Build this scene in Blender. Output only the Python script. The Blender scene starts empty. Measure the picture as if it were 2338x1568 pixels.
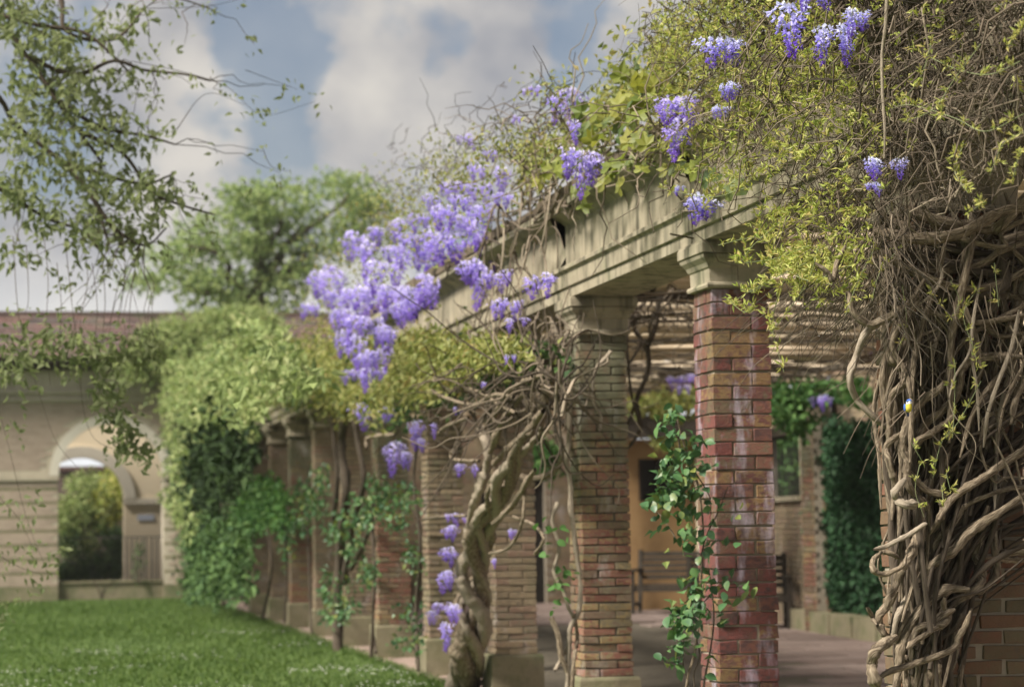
import bpy, bmesh, math, random
import numpy as np
R = math.radians
rng = np.random.default_rng(7)
random.seed(7)
scene = bpy.context.scene
COL = scene.collection

# ------------------------------------------------------------------ camera
CAM_H, FPX, PW, PH, ROLL = 1.32, 5200.0, 2338.0, 1568.0, 0.016
PITCH, YAW = R(4.562), R(12.295)
_fw = np.array([math.sin(YAW)*math.cos(PITCH), math.cos(YAW)*math.cos(PITCH), math.sin(PITCH)])
_rt = np.array([math.cos(YAW), -math.sin(YAW), 0.0])
_up = np.cross(_rt, _fw)
CRT = math.cos(ROLL)*_rt - math.sin(ROLL)*_up
CUP = math.sin(ROLL)*_rt + math.cos(ROLL)*_up
CPOS = np.array([0, 0, CAM_H])
camd = bpy.data.cameras.new('camera')
cam = bpy.data.objects.new('camera', camd)
COL.objects.link(cam)
from mathutils import Matrix, Vector
cam.matrix_world = Matrix(((CRT[0], CUP[0], -_fw[0], 0), (CRT[1], CUP[1], -_fw[1], 0),
                           (CRT[2], CUP[2], -_fw[2], CAM_H), (0, 0, 0, 1)))
camd.sensor_width = 36
camd.lens = 36*FPX/PW
camd.clip_end = 3000
camd.dof.use_dof = True
camd.dof.focus_distance = 9.1
camd.dof.aperture_fstop = 3.2
scene.camera = cam

# ------------------------------------------------------------------ world, sun, exposure
HAZE = .0003
SUN_EL, SUN_AZ = R(46), R(-111)          # azimuth from +Y towards +X
world = bpy.data.worlds.new('World')
scene.world = world
world.use_nodes = True
SKYC = dict(nishita=0.048, cloud=0.35)
def build_world():
    nt = world.node_tree; n = nt.nodes; n.clear(); L = nt.links.new
    out = n.new('ShaderNodeOutputWorld')
    sky = n.new('ShaderNodeTexSky'); sky.sky_type = 'NISHITA'; sky.sun_disc = False
    sky.sun_elevation = SUN_EL; sky.sun_rotation = SUN_AZ
    sky.air_density = 1.0; sky.dust_density = 2.5; sky.ozone_density = 1.0
    b1 = n.new('ShaderNodeBackground'); b1.inputs[1].default_value = SKYC['nishita']
    L(sky.outputs[0], b1.inputs[0])
    tc = n.new('ShaderNodeTexCoord')
    mp = n.new('ShaderNodeMapping'); mp.inputs['Location'].default_value = (3.1, 1.7, 0.55)
    mp.inputs['Scale'].default_value = (1, 1, 1.15)
    L(tc.outputs['Generated'], mp.inputs[0])
    nz = n.new('ShaderNodeTexNoise'); nz.inputs['Scale'].default_value = 13.0
    nz.inputs['Detail'].default_value = 10; nz.inputs['Roughness'].default_value = 0.56
    nz.inputs['Distortion'].default_value = 0.25
    L(mp.outputs[0], nz.inputs['Vector'])
    # openings of blue sky that the photograph shows, and solid cloud between them
    gain = n.new('ShaderNodeMath'); gain.operation = 'MULTIPLY_ADD'; L(nz.outputs['Fac'], gain.inputs[0]); gain.inputs[1].default_value = 1.25; gain.inputs[2].default_value = -.085
    acc = gain.outputs[0]
    nd = n.new('ShaderNodeTexNoise'); nd.inputs['Scale'].default_value = 22; nd.inputs['Detail'].default_value = 5; L(tc.outputs['Generated'], nd.inputs['Vector'])
    s1 = n.new('ShaderNodeVectorMath'); s1.operation = 'SUBTRACT'; L(nd.outputs['Color'], s1.inputs[0]); s1.inputs[1].default_value = (.5, .5, .5)
    s2 = n.new('ShaderNodeVectorMath'); s2.operation = 'MULTIPLY_ADD'; L(s1.outputs[0], s2.inputs[0]); s2.inputs[1].default_value = (.085, .085, .085); L(tc.outputs['Generated'], s2.inputs[2])
    s3 = n.new('ShaderNodeVectorMath'); s3.operation = 'NORMALIZE'; L(s2.outputs[0], s3.inputs[0])
    def lobe(px, py, deg, amt, acc):
        d = _fw + CRT*(px-PW/2)/FPX - CUP*(py-PH/2)/FPX; d /= np.linalg.norm(d)
        dot = n.new('ShaderNodeVectorMath'); dot.operation = 'DOT_PRODUCT'
        L(s3.outputs[0], dot.inputs[0]); dot.inputs[1].default_value = tuple(d)
        mr = n.new('ShaderNodeMapRange'); mr.interpolation_type = 'SMOOTHSTEP'
        mr.inputs['From Min'].default_value = math.cos(R(deg)); mr.inputs['From Max'].default_value = 1.0
        mr.inputs['To Min'].default_value = 0; mr.inputs['To Max'].default_value = amt
        L(dot.outputs['Value'], mr.inputs['Value'])
        ad = n.new('ShaderNodeMath'); ad.operation = 'ADD'
        L(acc, ad.inputs[0]); L(mr.outputs[0], ad.inputs[1])
        return ad.outputs[0]
    for a in ((580, 40, 2.2, -.30), (650, 170, 1.6, -.26), (640, 320, 1.3, -.22), (760, 40, 1.3, -.14), (1330, 190, 1.3, -.17), (1290, 60, 1.0, -.13), (1010, 70, 1.2, -.14), (1120, 250, 1.2, -.10),
              (450, 290, 1.5, -.14), (120, 60, 1.5, -.12), (90, 300, 1.5, -.10), (1200, 290, .8, -.10),
              (820, 200, 2.5, .10), (900, 330, 2.5, .12), (350, 120, 2.0, .12), (1150, 130, 1.6, .08), (300, 600, 3.0, .15), (540, 330, .7, .10)):
        acc = lobe(*a, acc)
    ramp = n.new('ShaderNodeValToRGB'); L(acc, ramp.inputs[0])
    ramp.color_ramp.elements[0].position = .32; ramp.color_ramp.elements[1].position = .50
    nz2 = n.new('ShaderNodeTexNoise'); nz2.inputs['Scale'].default_value = 17; nz2.inputs['Detail'].default_value = 7
    L(mp.outputs[0], nz2.inputs['Vector'])
    cr = n.new('ShaderNodeValToRGB'); L(nz2.outputs['Fac'], cr.inputs[0])
    cr.color_ramp.elements[0].position = .3; cr.color_ramp.elements[0].color = (.46, .48, .54, 1)
    cr.color_ramp.elements[1].position = .68; cr.color_ramp.elements[1].color = (.98, .93, .86, 1)
    # paler towards the horizon, all the way round
    sx = n.new('ShaderNodeSeparateXYZ'); L(tc.outputs['Generated'], sx.inputs[0])
    hz = n.new('ShaderNodeMapRange'); hz.inputs['From Min'].default_value = .02; hz.inputs['From Max'].default_value = .13
    hz.inputs['To Min'].default_value = 1; hz.inputs['To Max'].default_value = 0
    L(sx.outputs['Z'], hz.inputs['Value'])
    mc = n.new('ShaderNodeMix'); mc.data_type = 'RGBA'; L(hz.outputs[0], mc.inputs[0]); L(cr.outputs[0], mc.inputs[6])
    mc.inputs[7].default_value = (1.42, 1.45, 1.48, 1)
    b2 = n.new('ShaderNodeBackground'); b2.inputs[1].default_value = SKYC['cloud']; L(mc.outputs[2], b2.inputs[0])
    mask = n.new('ShaderNodeMath'); mask.operation = 'MULTIPLY_ADD'; L(ramp.outputs[0], mask.inputs[0])
    mask.inputs[1].default_value = .72; mask.inputs[2].default_value = .28
    mh = n.new('ShaderNodeMath'); mh.operation = 'MAXIMUM'; L(mask.outputs[0], mh.inputs[0]); L(hz.outputs[0], mh.inputs[1])
    mx = n.new('ShaderNodeMixShader'); L(mh.outputs[0], mx.inputs[0]); L(b1.outputs[0], mx.inputs[1]); L(b2.outputs[0], mx.inputs[2])
    L(mx.outputs[0], out.inputs[0])
build_world()
sund = bpy.data.lights.new('sun', 'SUN'); sund.energy = 4.9; sund.angle = R(14); sund.color = (1, .93, .82)
sun = bpy.data.objects.new('sun', sund); COL.objects.link(sun)
_sd = Vector((math.sin(SUN_AZ)*math.cos(SUN_EL), math.cos(SUN_AZ)*math.cos(SUN_EL), math.sin(SUN_EL)))
sun.rotation_euler = _sd.to_track_quat('Z', 'Y').to_euler()
vs = scene.view_settings
vs.view_transform = 'Standard'; vs.look = 'None'; vs.gamma = 1; vs.use_curve_mapping = False
vs.exposure = 1.03
scene.cycles.max_bounces = 6
scene.cycles.diffuse_bounces = 3
scene.cycles.glossy_bounces = 2
scene.cycles.transmission_bounces = 3
scene.cycles.transparent_max_bounces = 4

# ------------------------------------------------------------------ helpers
def ray(x, y):
    return _fw + CRT*(x-PW/2)/FPX - CUP*(y-PH/2)/FPX
def at(x, y, X=None, Y=None, Z=None):
    """real point seen at that place of the picture on the plane X=, Y= or Z="""
    d = ray(x, y)
    if X is not None: t = X/d[0]
    elif Y is not None: t = Y/d[1]
    else: t = (Z-CAM_H)/d[2]
    return CPOS + d*t
def src(ox, oy, s, pts):
    return [((ox+p[0]/s)*.9352, (oy+p[1]/s)*.9352) for p in pts]

def tag(o, label=None, cat=None, group=None, kind=None):
    if label: o['label'] = label
    if cat: o['category'] = cat
    if group: o['group'] = group
    if kind or cat: o['kind'] = kind or 'thing'
    return o
def empty(name, loc=(0, 0, 0), rz=0.0):
    o = bpy.data.objects.new(name, None); COL.objects.link(o)
    o.location = loc; o.rotation_euler = (0, 0, rz); o.empty_display_size = .2
    return o
def link(name, me, parent=None, loc=None, rot=None, scale=None):
    o = bpy.data.objects.new(name, me); COL.objects.link(o)
    if parent is not None: o.parent = parent
    if loc is not None: o.location = loc
    if rot is not None: o.rotation_euler = rot
    if scale is not None: o.scale = scale
    return o
def mesh_np(name, V, tris=None, quads=None, mat=None, smooth=False, uv=None):
    V = np.asarray(V, np.float32).reshape(-1, 3)
    me = bpy.data.meshes.new(name)
    nt = 0 if tris is None else len(tris); nq = 0 if quads is None else len(quads)
    li = []
    if nt: li.append(np.asarray(tris, np.int32).ravel())
    if nq: li.append(np.asarray(quads, np.int32).ravel())
    li = np.concatenate(li)
    starts = np.concatenate([np.arange(nt)*3, nt*3+np.arange(nq)*4]).astype(np.int32)
    me.vertices.add(len(V)); me.vertices.foreach_set('co', V.ravel())
    me.loops.add(len(li)); me.loops.foreach_set('vertex_index', li)
    me.polygons.add(nt+nq); me.polygons.foreach_set('loop_start', starts)
    me.polygons.foreach_set('use_smooth', np.full(nt+nq, bool(smooth)))
    if uv is not None:
        u = me.uv_layers.new(name='UVMap')
        u.data.foreach_set('uv', np.asarray(uv, np.float32)[li].ravel())
    me.update(calc_edges=True)
    if mat: me.materials.append(mat)
    return me

class MB:
    """collects boxes and prisms into one mesh"""
    def __init__(s): s.V = []; s.Q = []; s.T = []; s.n = 0
    def add(s, V, Q=(), T=()):
        s.V.extend([tuple(v) for v in V]); s.Q.extend([tuple(i+s.n for i in q) for q in Q]); s.T.extend([tuple(i+s.n for i in q) for q in T]); s.n += len(V)
    def box(s, a, b, rz=0, c=None):
        x0, y0, z0 = a; x1, y1, z1 = b
        V = [(x0, y0, z0), (x1, y0, z0), (x1, y1, z0), (x0, y1, z0), (x0, y0, z1), (x1, y0, z1), (x1, y1, z1), (x0, y1, z1)]
        if rz:
            cx, cy = c if c else ((x0+x1)/2, (y0+y1)/2); k, q = math.cos(rz), math.sin(rz)
            V = [(cx+(x-cx)*k-(y-cy)*q, cy+(x-cx)*q+(y-cy)*k, z) for x, y, z in V]
        s.add(V, [(0, 3, 2, 1), (4, 5, 6, 7), (0, 1, 5, 4), (1, 2, 6, 5), (2, 3, 7, 6), (3, 0, 4, 7)])
        return s
    def prism_y(s, prof, y0, y1):
        """profile of (x, z), counter-clockwise seen from -Y, run from y0 to y1"""
        n = len(prof)
        V = [(x, y0, z) for x, z in prof]+[(x, y1, z) for x, z in prof]
        Q = [(i, (i+1) % n, n+(i+1) % n, n+i) for i in range(n)]
        s.add(V, Q)
        cx = sum(p[0] for p in prof)/n; cz = sum(p[1] for p in prof)/n
        b = s.n
        s.add([(cx, y0, cz), (cx, y1, cz)])
        o = b-2*n
        for i in range(n):
            j = (i+1) % n
            s.T.append((o+j, o+i, b)); s.T.append((o+n+i, o+n+j, b+1))
        return s
    def square_loft(s, prof, cx=0, cy=0):
        o = s.n; V = []
        for h, z in prof:
            V += [(cx-h, cy-h, z), (cx+h, cy-h, z), (cx+h, cy+h, z), (cx-h, cy+h, z)]
        Q = []
        for k in range(len(prof)-1):
            for i in range(4):
                j = (i+1) % 4; Q.append((4*k+i, 4*k+j, 4*k+4+j, 4*k+4+i))
        Q.append((3, 2, 1, 0)); m = 4*(len(prof)-1); Q.append((m, m+1, m+2, m+3))
        s.add(V, Q); return s
    def mesh(s, name, mat=None, smooth=False):
        return mesh_np(name, s.V, s.T if s.T else None, s.Q if s.Q else None, mat, smooth)
    def build(s, name, mat, parent=None, **k):
        return link(name, s.mesh(name, mat), parent, **k)

def catmull(P, per=6):
    P = np.asarray(P, float)
    if len(P) < 3: 
        t = np.linspace(0, 1, per+1)[:, None]; return P[0]*(1-t)+P[-1]*t
    Q = np.vstack([2*P[0]-P[1], P, 2*P[-1]-P[-2]]); out = []
    t = np.linspace(0, 1, per, endpoint=False)[:, None]
    for i in range(1, len(Q)-2):
        a, b, c, d = Q[i-1], Q[i], Q[i+1], Q[i+2]
        out.append(.5*((2*b)+(-a+c)*t+(2*a-5*b+4*c-d)*t**2+(-a+3*b-3*c+d)*t**3))
    return np.vstack(out+[P[-1:]])
class Tubes:
    def __init__(s): s.V = []; s.Q = []; s.U = []; s.n = 0
    def add(s, P, r, sides=6, lump=0.0, per=None):
        P = np.asarray(P, float)
        if per: P = catmull(P, per)
        n = len(P)
        T = np.gradient(P, axis=0); T /= (np.linalg.norm(T, axis=1)[:, None]+1e-9)
        ref = np.array([.31, .53, .79]); 
        A = np.cross(T, ref); A /= (np.linalg.norm(A, axis=1)[:, None]+1e-9); B = np.cross(T, A)
        r = np.interp(np.linspace(0, 1, n), np.linspace(0, 1, len(np.atleast_1d(r))), np.atleast_1d(r)) if np.ndim(r) else np.full(n, r)
        if lump: r = r*(1+lump*np.clip(rng.normal(size=n), -1.6, 2.2))
        k = sides+1
        th = np.linspace(0, 2*np.pi, k)
        ll = np.concatenate([[0], np.cumsum(np.linalg.norm(np.diff(P, axis=0), axis=1))])
        rr = r[:, None]*np.ones(k)
        if lump:
            ridg = 1+lump*1.5*np.sin(3*th[None, :]+ll[:, None]*9+rng.uniform(0, 6))+lump*1.1*np.sin(5*th[None, :]-ll[:, None]*15+rng.uniform(0, 6)); ridg[:, -1] = ridg[:, 0]; rr = rr*ridg
            if sides > 7:
                for _ in range(int(rng.integers(1, 4))): rr = rr*(1+rng.uniform(.12, .4)*np.exp(-((np.arange(n)-rng.uniform(0, n))/1.6)**2))[:, None]
        V = P[:, None, :]+rr[..., None]*(np.cos(th)[None, :, None]*A[:, None, :]+np.sin(th)[None, :, None]*B[:, None, :])
        U = np.stack(np.broadcast_arrays((th/(2*np.pi))[None, :]*np.mean(r)*6.28, ll[:, None]), -1)
        i = np.arange(n-1)[:, None]*k+np.arange(sides)[None, :]
        q = np.stack([i, i+1, i+1+k, i+k], -1).reshape(-1, 4)+s.n
        s.V.append(V.reshape(-1, 3)); s.U.append(U.reshape(-1, 2)); s.Q.append(q); s.n += n*k
        return s
    def mesh(s, name, mat):
        return mesh_np(name, np.vstack(s.V), None, np.vstack(s.Q), mat, True, np.vstack(s.U))
    def build(s, name, mat, parent=None):
        return link(name, s.mesh(name, mat), parent)

def unit(v):
    return v/(np.linalg.norm(v, axis=-1, keepdims=True)+1e-9)
def leaf_arrays(P, D, N, Ln, Wd, fold=.2, curl=.18):
    """folded lance-shaped leaves, six vertices and four triangles each"""
    n = len(P); D = unit(D); B = unit(np.cross(D, N)); N = np.cross(B, D)
    Ln = np.broadcast_to(Ln, (n,))[:, None]; Wd = np.broadcast_to(Wd, (n,))[:, None]
    base = P; m1 = P+D*Ln*.45-N*Ln*.02
    l1 = P+D*Ln*.40+B*Wd*.5+N*Wd*fold; r1 = P+D*Ln*.40-B*Wd*.5+N*Wd*fold
    tip = P+D*Ln-N*Ln*curl
    V = np.stack([base, l1, r1, m1, tip], 1).reshape(-1, 3)
    o = (np.arange(n)*5)[:, None]
    T = np.concatenate([o+np.array([0, 3, 1]), o+np.array([0, 2, 3]), o+np.array([1, 3, 4]), o+np.array([3, 2, 4])])
    return V, T
def rand_dirs(n, bias=(0, 0, 0)):
    return unit(rng.normal(size=(n, 3))+np.array(bias))
class Leaves:
    def __init__(s): s.V = []; s.T = []; s.n = 0
    def add(s, P, D=None, N=None, L=.06, W=.035, **k):
        P = np.asarray(P, float); n = len(P)
        if n == 0: return s
        if D is None: D = rand_dirs(n, (0, 0, -.3))
        if N is None: N = rand_dirs(n, (0, 0, 1.0))
        V, T = leaf_arrays(P, D, N, L, W, **k)
        s.V.append(V); s.T.append(T+s.n); s.n += len(V); return s
    def sprig(s, C, A, L=.03, W=.009, m=6, spread=1.0):
        """small rosettes of m leaflets at points C pointing along A"""
        n = len(C); P = np.repeat(C, m, 0); D = np.repeat(unit(A), m, 0)+spread*rng.normal(size=(n*m, 3))*.75
        sc = rng.uniform(.6, 1.25, n*m)
        return s.add(P+rng.normal(size=P.shape)*L*.12, D, rand_dirs(n*m, (0, 0, .8)), L*sc, W*sc, fold=.25, curl=.12)
    def mesh(s, name, mat):
        return mesh_np(name, np.vstack(s.V), np.vstack(s.T), None, mat)
    def build(s, name, mat, parent=None, kind=None):
        o = link(name, s.mesh(name, mat), parent)
        if kind: o['kind'] = kind
        return o
def cluster_points(C, r, per, squash=1.0):
    C = np.repeat(np.asarray(C, float), per, 0)
    g = rng.normal(size=C.shape); g[:, 2] *= squash
    r = np.repeat(np.broadcast_to(r, (len(C)//per,)), per)[:, None]
    return C+g*r*.5

# ------------------------------------------------------------------ materials
def mat(name, cols, src_='noise', scale=6, stretch=(1, 1, 1), detail=5, rough=.8, bump=0, bscale=40, bstretch=None,
        trans=0, spec=.3, overlay=(), coord='Object', spread=.5, noise_mix=.0):
    m = bpy.data.materials.new(name); m.use_nodes = True
    nt = m.node_tree; n = nt.nodes; L = nt.links.new
    bs = n['Principled BSDF']; out = n['Material Output']
    bs.inputs['Roughness'].default_value = rough; bs.inputs['Specular IOR Level'].default_value = spec
    tc = n.new('ShaderNodeTexCoord'); geo = n.new('ShaderNodeNewGeometry')
    def noise(sc, st, det=detail, world=True):
        mp = n.new('ShaderNodeMapping'); mp.inputs['Scale'].default_value = st
        L(geo.outputs['Position'] if world else tc.outputs[coord], mp.inputs[0])
        z = n.new('ShaderNodeTexNoise'); z.inputs['Scale'].default_value = sc; z.inputs['Detail'].default_value = det
        z.inputs['Roughness'].default_value = .62; L(mp.outputs[0], z.inputs['Vector']); return z.outputs['Fac']
    wc = coord == 'Object'
    nf = noise(scale, stretch, world=wc)
    if src_ == 'noise':
        mr = n.new('ShaderNodeMapRange'); mr.inputs['From Min'].default_value = .5-spread/2; mr.inputs['From Max'].default_value = .5+spread/2
        L(nf, mr.inputs['Value']); fac = mr.outputs[0]
    else:
        if src_ == 'island': base = geo.outputs['Random Per Island']
        elif src_ == 'gen':
            sp = n.new('ShaderNodeSeparateXYZ'); L(tc.outputs['Generated'], sp.inputs[0]); base = sp.outputs['Z']
        else:
            oi = n.new('ShaderNodeObjectInfo'); ad = n.new('ShaderNodeMath'); ad.operation = 'ADD'
            L(oi.outputs['Random'], ad.inputs[0]); L(geo.outputs['Random Per Island'], ad.inputs[1])
            fr = n.new('ShaderNodeMath'); fr.operation = 'FRACT'; L(ad.outputs[0], fr.inputs[0]); base = fr.outputs[0]
        if noise_mix:
            ma = n.new('ShaderNodeMath'); ma.operation = 'SUBTRACT'; L(nf, ma.inputs[0]); ma.inputs[1].default_value = .5
            mm = n.new('ShaderNodeMath'); mm.operation = 'MULTIPLY_ADD'; L(ma.outputs[0], mm.inputs[0]); mm.inputs[1].default_value = noise_mix; L(base, mm.inputs[2])
            fac = mm.outputs[0]
        else: fac = base
    rp = n.new('ShaderNodeValToRGB'); L(fac, rp.inputs[0]); el = rp.color_ramp.elements
    k = len(cols)
    while len(el) < k: el.new(.5)
    for i, c in enumerate(cols):
        el[i].position = i/(k-1) if k > 1 else 0; el[i].color = (*c, 1)
    col = rp.outputs[0]
    if src_ in ('object', 'island') and k > 3 and not trans: rp.color_ramp.interpolation = 'LINEAR'
    for ov in overlay:
        (oc, osc, ost, lo, hi, amt) = ov[:6]
        f = noise(osc, ost)
        if len(ov) > 6:
            sp2 = n.new('ShaderNodeSeparateXYZ'); L(geo.outputs['Position'], sp2.inputs[0])
            zr = n.new('ShaderNodeMapRange'); zr.inputs['From Min'].default_value = ov[6]; zr.inputs['From Max'].default_value = ov[7]; zr.inputs['To Min'].default_value = -.22; zr.inputs['To Max'].default_value = .22
            L(sp2.outputs['Z'], zr.inputs['Value']); az = n.new('ShaderNodeMath'); az.operation = 'ADD'; L(f, az.inputs[0]); L(zr.outputs[0], az.inputs[1]); f = az.outputs[0]
        mr = n.new('ShaderNodeMapRange'); mr.inputs['From Min'].default_value = lo; mr.inputs['From Max'].default_value = hi
        mr.inputs['To Max'].default_value = amt; L(f, mr.inputs['Value'])
        mx = n.new('ShaderNodeMix'); mx.data_type = 'RGBA'; L(mr.outputs[0], mx.inputs[0]); L(col, mx.inputs[6]); mx.inputs[7].default_value = (*oc, 1); col = mx.outputs[2]
    L(col, bs.inputs['Base Color'])
    if bump:
        bf = noise(bscale, bstretch or (1, 1, 1), 4, world=wc)
        bp = n.new('ShaderNodeBump'); bp.inputs['Strength'].default_value = bump; bp.inputs['Distance'].default_value = .01
        L(bf, bp.inputs['Height']); L(bp.outputs[0], bs.inputs['Normal'])
    if trans:
        tr = n.new('ShaderNodeBsdfTranslucent')
        hs = n.new('ShaderNodeHueSaturation'); hs.inputs['Saturation'].default_value = 1.1; hs.inputs['Value'].default_value = 1.35
        L(col, hs.inputs['Color']); L(hs.outputs[0], tr.inputs[0])
        ms = n.new('ShaderNodeMixShader'); ms.inputs[0].default_value = trans
        L(bs.outputs[0], ms.inputs[1]); L(tr.outputs[0], ms.inputs[2]); L(ms.outputs[0], out.inputs['Surface'])
    return m
M = {}
EFF = ((.42, .37, .45), 7, (1, 1, .3), .53, .68, .75)
LICH = ((.13, .13, .07), 3.2, (1, 1, .6), .52, .72, .6)
GRIT = ((.05, .045, .04), 26, (1, 1, 1), .55, .75, .55)
M['brick_red'] = mat('brick_red', [(.065, .036, .034), (.16, .052, .045), (.095, .045, .04), (.20, .125, .055), (.12, .045, .042), (.115, .088, .055), (.16, .066, .048), (.08, .042, .04)],
    'object', scale=22, stretch=(1, 1, 1.6), noise_mix=.8, rough=.85, bump=.5, bscale=90, overlay=(LICH, EFF, GRIT))
M['brick_mix'] = mat('brick_mix', [(.22, .175, .10), (.21, .085, .065), (.18, .145, .088), (.16, .105, .075), (.17, .145, .095), (.25, .185, .09), (.19, .072, .06), (.20, .155, .095)],
    'object', scale=22, stretch=(1, 1, 1.6), noise_mix=.8, rough=.85, bump=.5, bscale=90, overlay=(LICH, ((.13, .135, .085), 5, (1, 1, .5), .42, .58, .85, .9, 2.9), ((.42, .40, .38), 6, (1, 1, .6), .58, .76, .6), GRIT))
M['brick_brown'] = mat('brick_brown', [(.24, .19, .125), (.19, .145, .095), (.26, .20, .13), (.21, .135, .10), (.18, .15, .105), (.25, .19, .12)],
    'object', scale=22, stretch=(1, 1, 1.6), noise_mix=.8, rough=.88, bump=.5, bscale=90, overlay=(LICH, ((.44, .40, .42), 5, (1, 1, .6), .58, .76, .6), GRIT))
M['brick_dark'] = mat('brick_dark', [(.12, .075, .045), (.16, .085, .05), (.10, .085, .05), (.17, .07, .045), (.12, .10, .06)],
    'object', scale=30, noise_mix=.3, rough=.9, bump=.5, bscale=90, overlay=(LICH, GRIT))
M['mortar'] = mat('mortar', [(.20, .17, .13), (.33, .29, .23)], scale=9, rough=.95, bump=.4)
M['mortar_dark'] = mat('mortar_dark', [(.07, .06, .045), (.14, .12, .09)], scale=9, rough=.95, bump=.4)
M['stone'] = mat('stone', [(.22, .19, .135), (.32, .28, .205), (.27, .245, .18)], scale=4, rough=.85, bump=.35, bscale=60, spread=.6,
    overlay=(((.075, .07, .048), 5, (1.8, 1.8, .2), .49, .64, .82), ((.10, .10, .065), 2.2, (1, 1, 1), .45, .7, .6, 2.85, 3.6), ((.13, .16, .07), 2.6, (1, 1, 1), .55, .75, .5), ((.06, .055, .045), 30, (1, 1, 1), .6, .8, .5)))
M['stone_mossy'] = mat('stone_mossy', [(.14, .125, .08), (.21, .185, .12), (.165, .155, .085)], scale=5, rough=.9, bump=.5, bscale=60,
    overlay=(((.07, .10, .035), 3, (1, 1, 1), .48, .66, .6), ((.05, .045, .035), 22, (1, 1, 1), .58, .78, .5)))
M['ledge'] = mat('ledge', [(.06, .05, .035), (.13, .10, .07), (.09, .085, .045)], scale=7, rough=.95, bump=.7, bscale=40)
M['facade_stone'] = mat('facade_stone', [(.35, .31, .24), (.44, .39, .31)], scale=2.5, rough=.85, overlay=(((.12, .11, .08), 2.2, (1, 1, .3), .54, .74, .6),))
M['facade_brick'] = mat('facade_brick', [(.33, .262, .212), (.37, .298, .24), (.30, .238, .192)], 'object', scale=3, noise_mix=1.0, rough=.9,
    overlay=(((.14, .13, .08), 1.1, (1, 1, .5), .54, .74, .5),))
M['plaster'] = mat('plaster', [(.66, .56, .41), (.74, .64, .49)], scale=1.6, rough=.9)
M['white_paint'] = mat('white_paint', [(.52, .48, .41), (.60, .56, .49)], scale=3, rough=.6)
M['ochre'] = mat('ochre', [(.33, .20, .09), (.39, .25, .12), (.28, .17, .08)], scale=3, rough=.85, overlay=(((.25, .14, .06), 4, (1, 1, .4), .55, .8, .5),))
M['timber'] = mat('timber', [(.62, .49, .35), (.74, .62, .46), (.52, .41, .29), (.68, .56, .40)], 'object', scale=12, stretch=(.3, 1, 1), noise_mix=.6, rough=.85, bump=.4)
M['timber_dark'] = mat('timber_dark', [(.035, .028, .02), (.07, .055, .04)], scale=8, stretch=(.3, 1, 1), rough=.8, bump=.3)
M['bench_wood'] = mat('bench_wood', [(.018, .015, .013), (.055, .046, .037), (.03, .026, .021)], scale=6, stretch=(1, .3, 1), rough=.9, bump=.2, spec=.1)
M['paving'] = mat('paving', [(.15, .112, .098), (.235, .185, .165), (.185, .14, .125)], 'object', scale=4, noise_mix=.8, rough=.95, spec=.12, bump=.2,
    overlay=(((.10, .085, .075), 2, (1, 1, 1), .52, .74, .6),))
M['grit'] = mat('grit', [(.22, .16, .13), (.34, .26, .22)], scale=9, rough=.9, bump=.3)
M['soil'] = mat('soil', [(.05, .04, .025), (.09, .07, .045)], scale=8, rough=.95)
M['lawn'] = mat('lawn', [(.045, .08, .018), (.075, .12, .027), (.06, .098, .022)], scale=1.1, stretch=(1, .5, 1), rough=.9, bump=.5, bscale=30, spread=.35)
M['grass'] = mat('grass', [(.04, .078, .016), (.075, .13, .026), (.105, .155, .035)], 'island', scale=.9, noise_mix=.7, rough=.7, trans=.3)
M['daisy'] = mat('daisy', [(.75, .75, .72), (.8, .78, .75)], scale=3)
M['roof_tile'] = mat('roof_tile', [(.085, .060, .056), (.135, .078, .068), (.10, .066, .06), (.06, .052, .05), (.125, .085, .075)], 'object', scale=3, noise_mix=.4, rough=.85,
    overlay=(((.08, .09, .05), 1.6, (1, 1, 1), .52, .72, .6),))
M['bark'] = mat('bark', [(.06, .045, .032), (.19, .148, .102), (.35, .29, .215)], 'noise', coord='UV', scale=30, stretch=(4, .7, 1), spread=.34, rough=.9, bump=1.0, bscale=40, bstretch=(5, .6, 1))
M['bark_pale'] = mat('bark_pale', [(.14, .11, .08), (.30, .25, .19), (.40, .35, .285)], 'noise', coord='UV', scale=24, stretch=(9, .8, 1), spread=.55, rough=.9, bump=.9, bscale=50, bstretch=(6, .6, 1))
M['bark_dark'] = mat('bark_dark', [(.03, .023, .017), (.075, .058, .042), (.12, .095, .07)], 'noise', coord='UV', scale=24, stretch=(9, .8, 1), spread=.55, rough=.9, bump=.7, bscale=50, bstretch=(6, .6, 1))
M['twig'] = mat('twig', [(.07, .055, .04), (.14, .11, .08), (.26, .215, .16)], 'island', rough=.9)
M['twig_dark'] = mat('twig_dark', [(.035, .028, .02), (.09, .07, .05), (.14, .11, .08)], 'island', rough=.95)
M['twig_green'] = mat('twig_green', [(.16, .20, .09), (.24, .26, .14)], 'island', rough=.7)
M['clematis'] = mat('clematis', [(.13, .16, .035), (.38, .40, .10), (.27, .33, .06), (.52, .50, .18), (.19, .26, .05), (.46, .37, .15), (.34, .42, .09)], 'island', scale=1.5, noise_mix=.4, rough=.55, trans=.38)
M['wist_leaf'] = mat('wist_leaf', [(.10, .13, .035), (.25, .27, .085), (.33, .325, .12), (.18, .22, .055), (.28, .23, .085)], 'island', scale=2.5, noise_mix=.9, rough=.55, trans=.4)
M['lime_leaf'] = mat('lime_leaf', [(.12, .175, .06), (.26, .315, .12), (.18, .24, .085), (.36, .385, .18)], 'island', scale=2.2, noise_mix=1.3, rough=.6, trans=.35, spec=.2)
M['ivy_leaf'] = mat('ivy_leaf', [(.015, .045, .02), (.03, .08, .035), (.05, .115, .05), (.025, .06, .03)], 'island', scale=2, noise_mix=.5, rough=.55, trans=.15, spec=.2)
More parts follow.
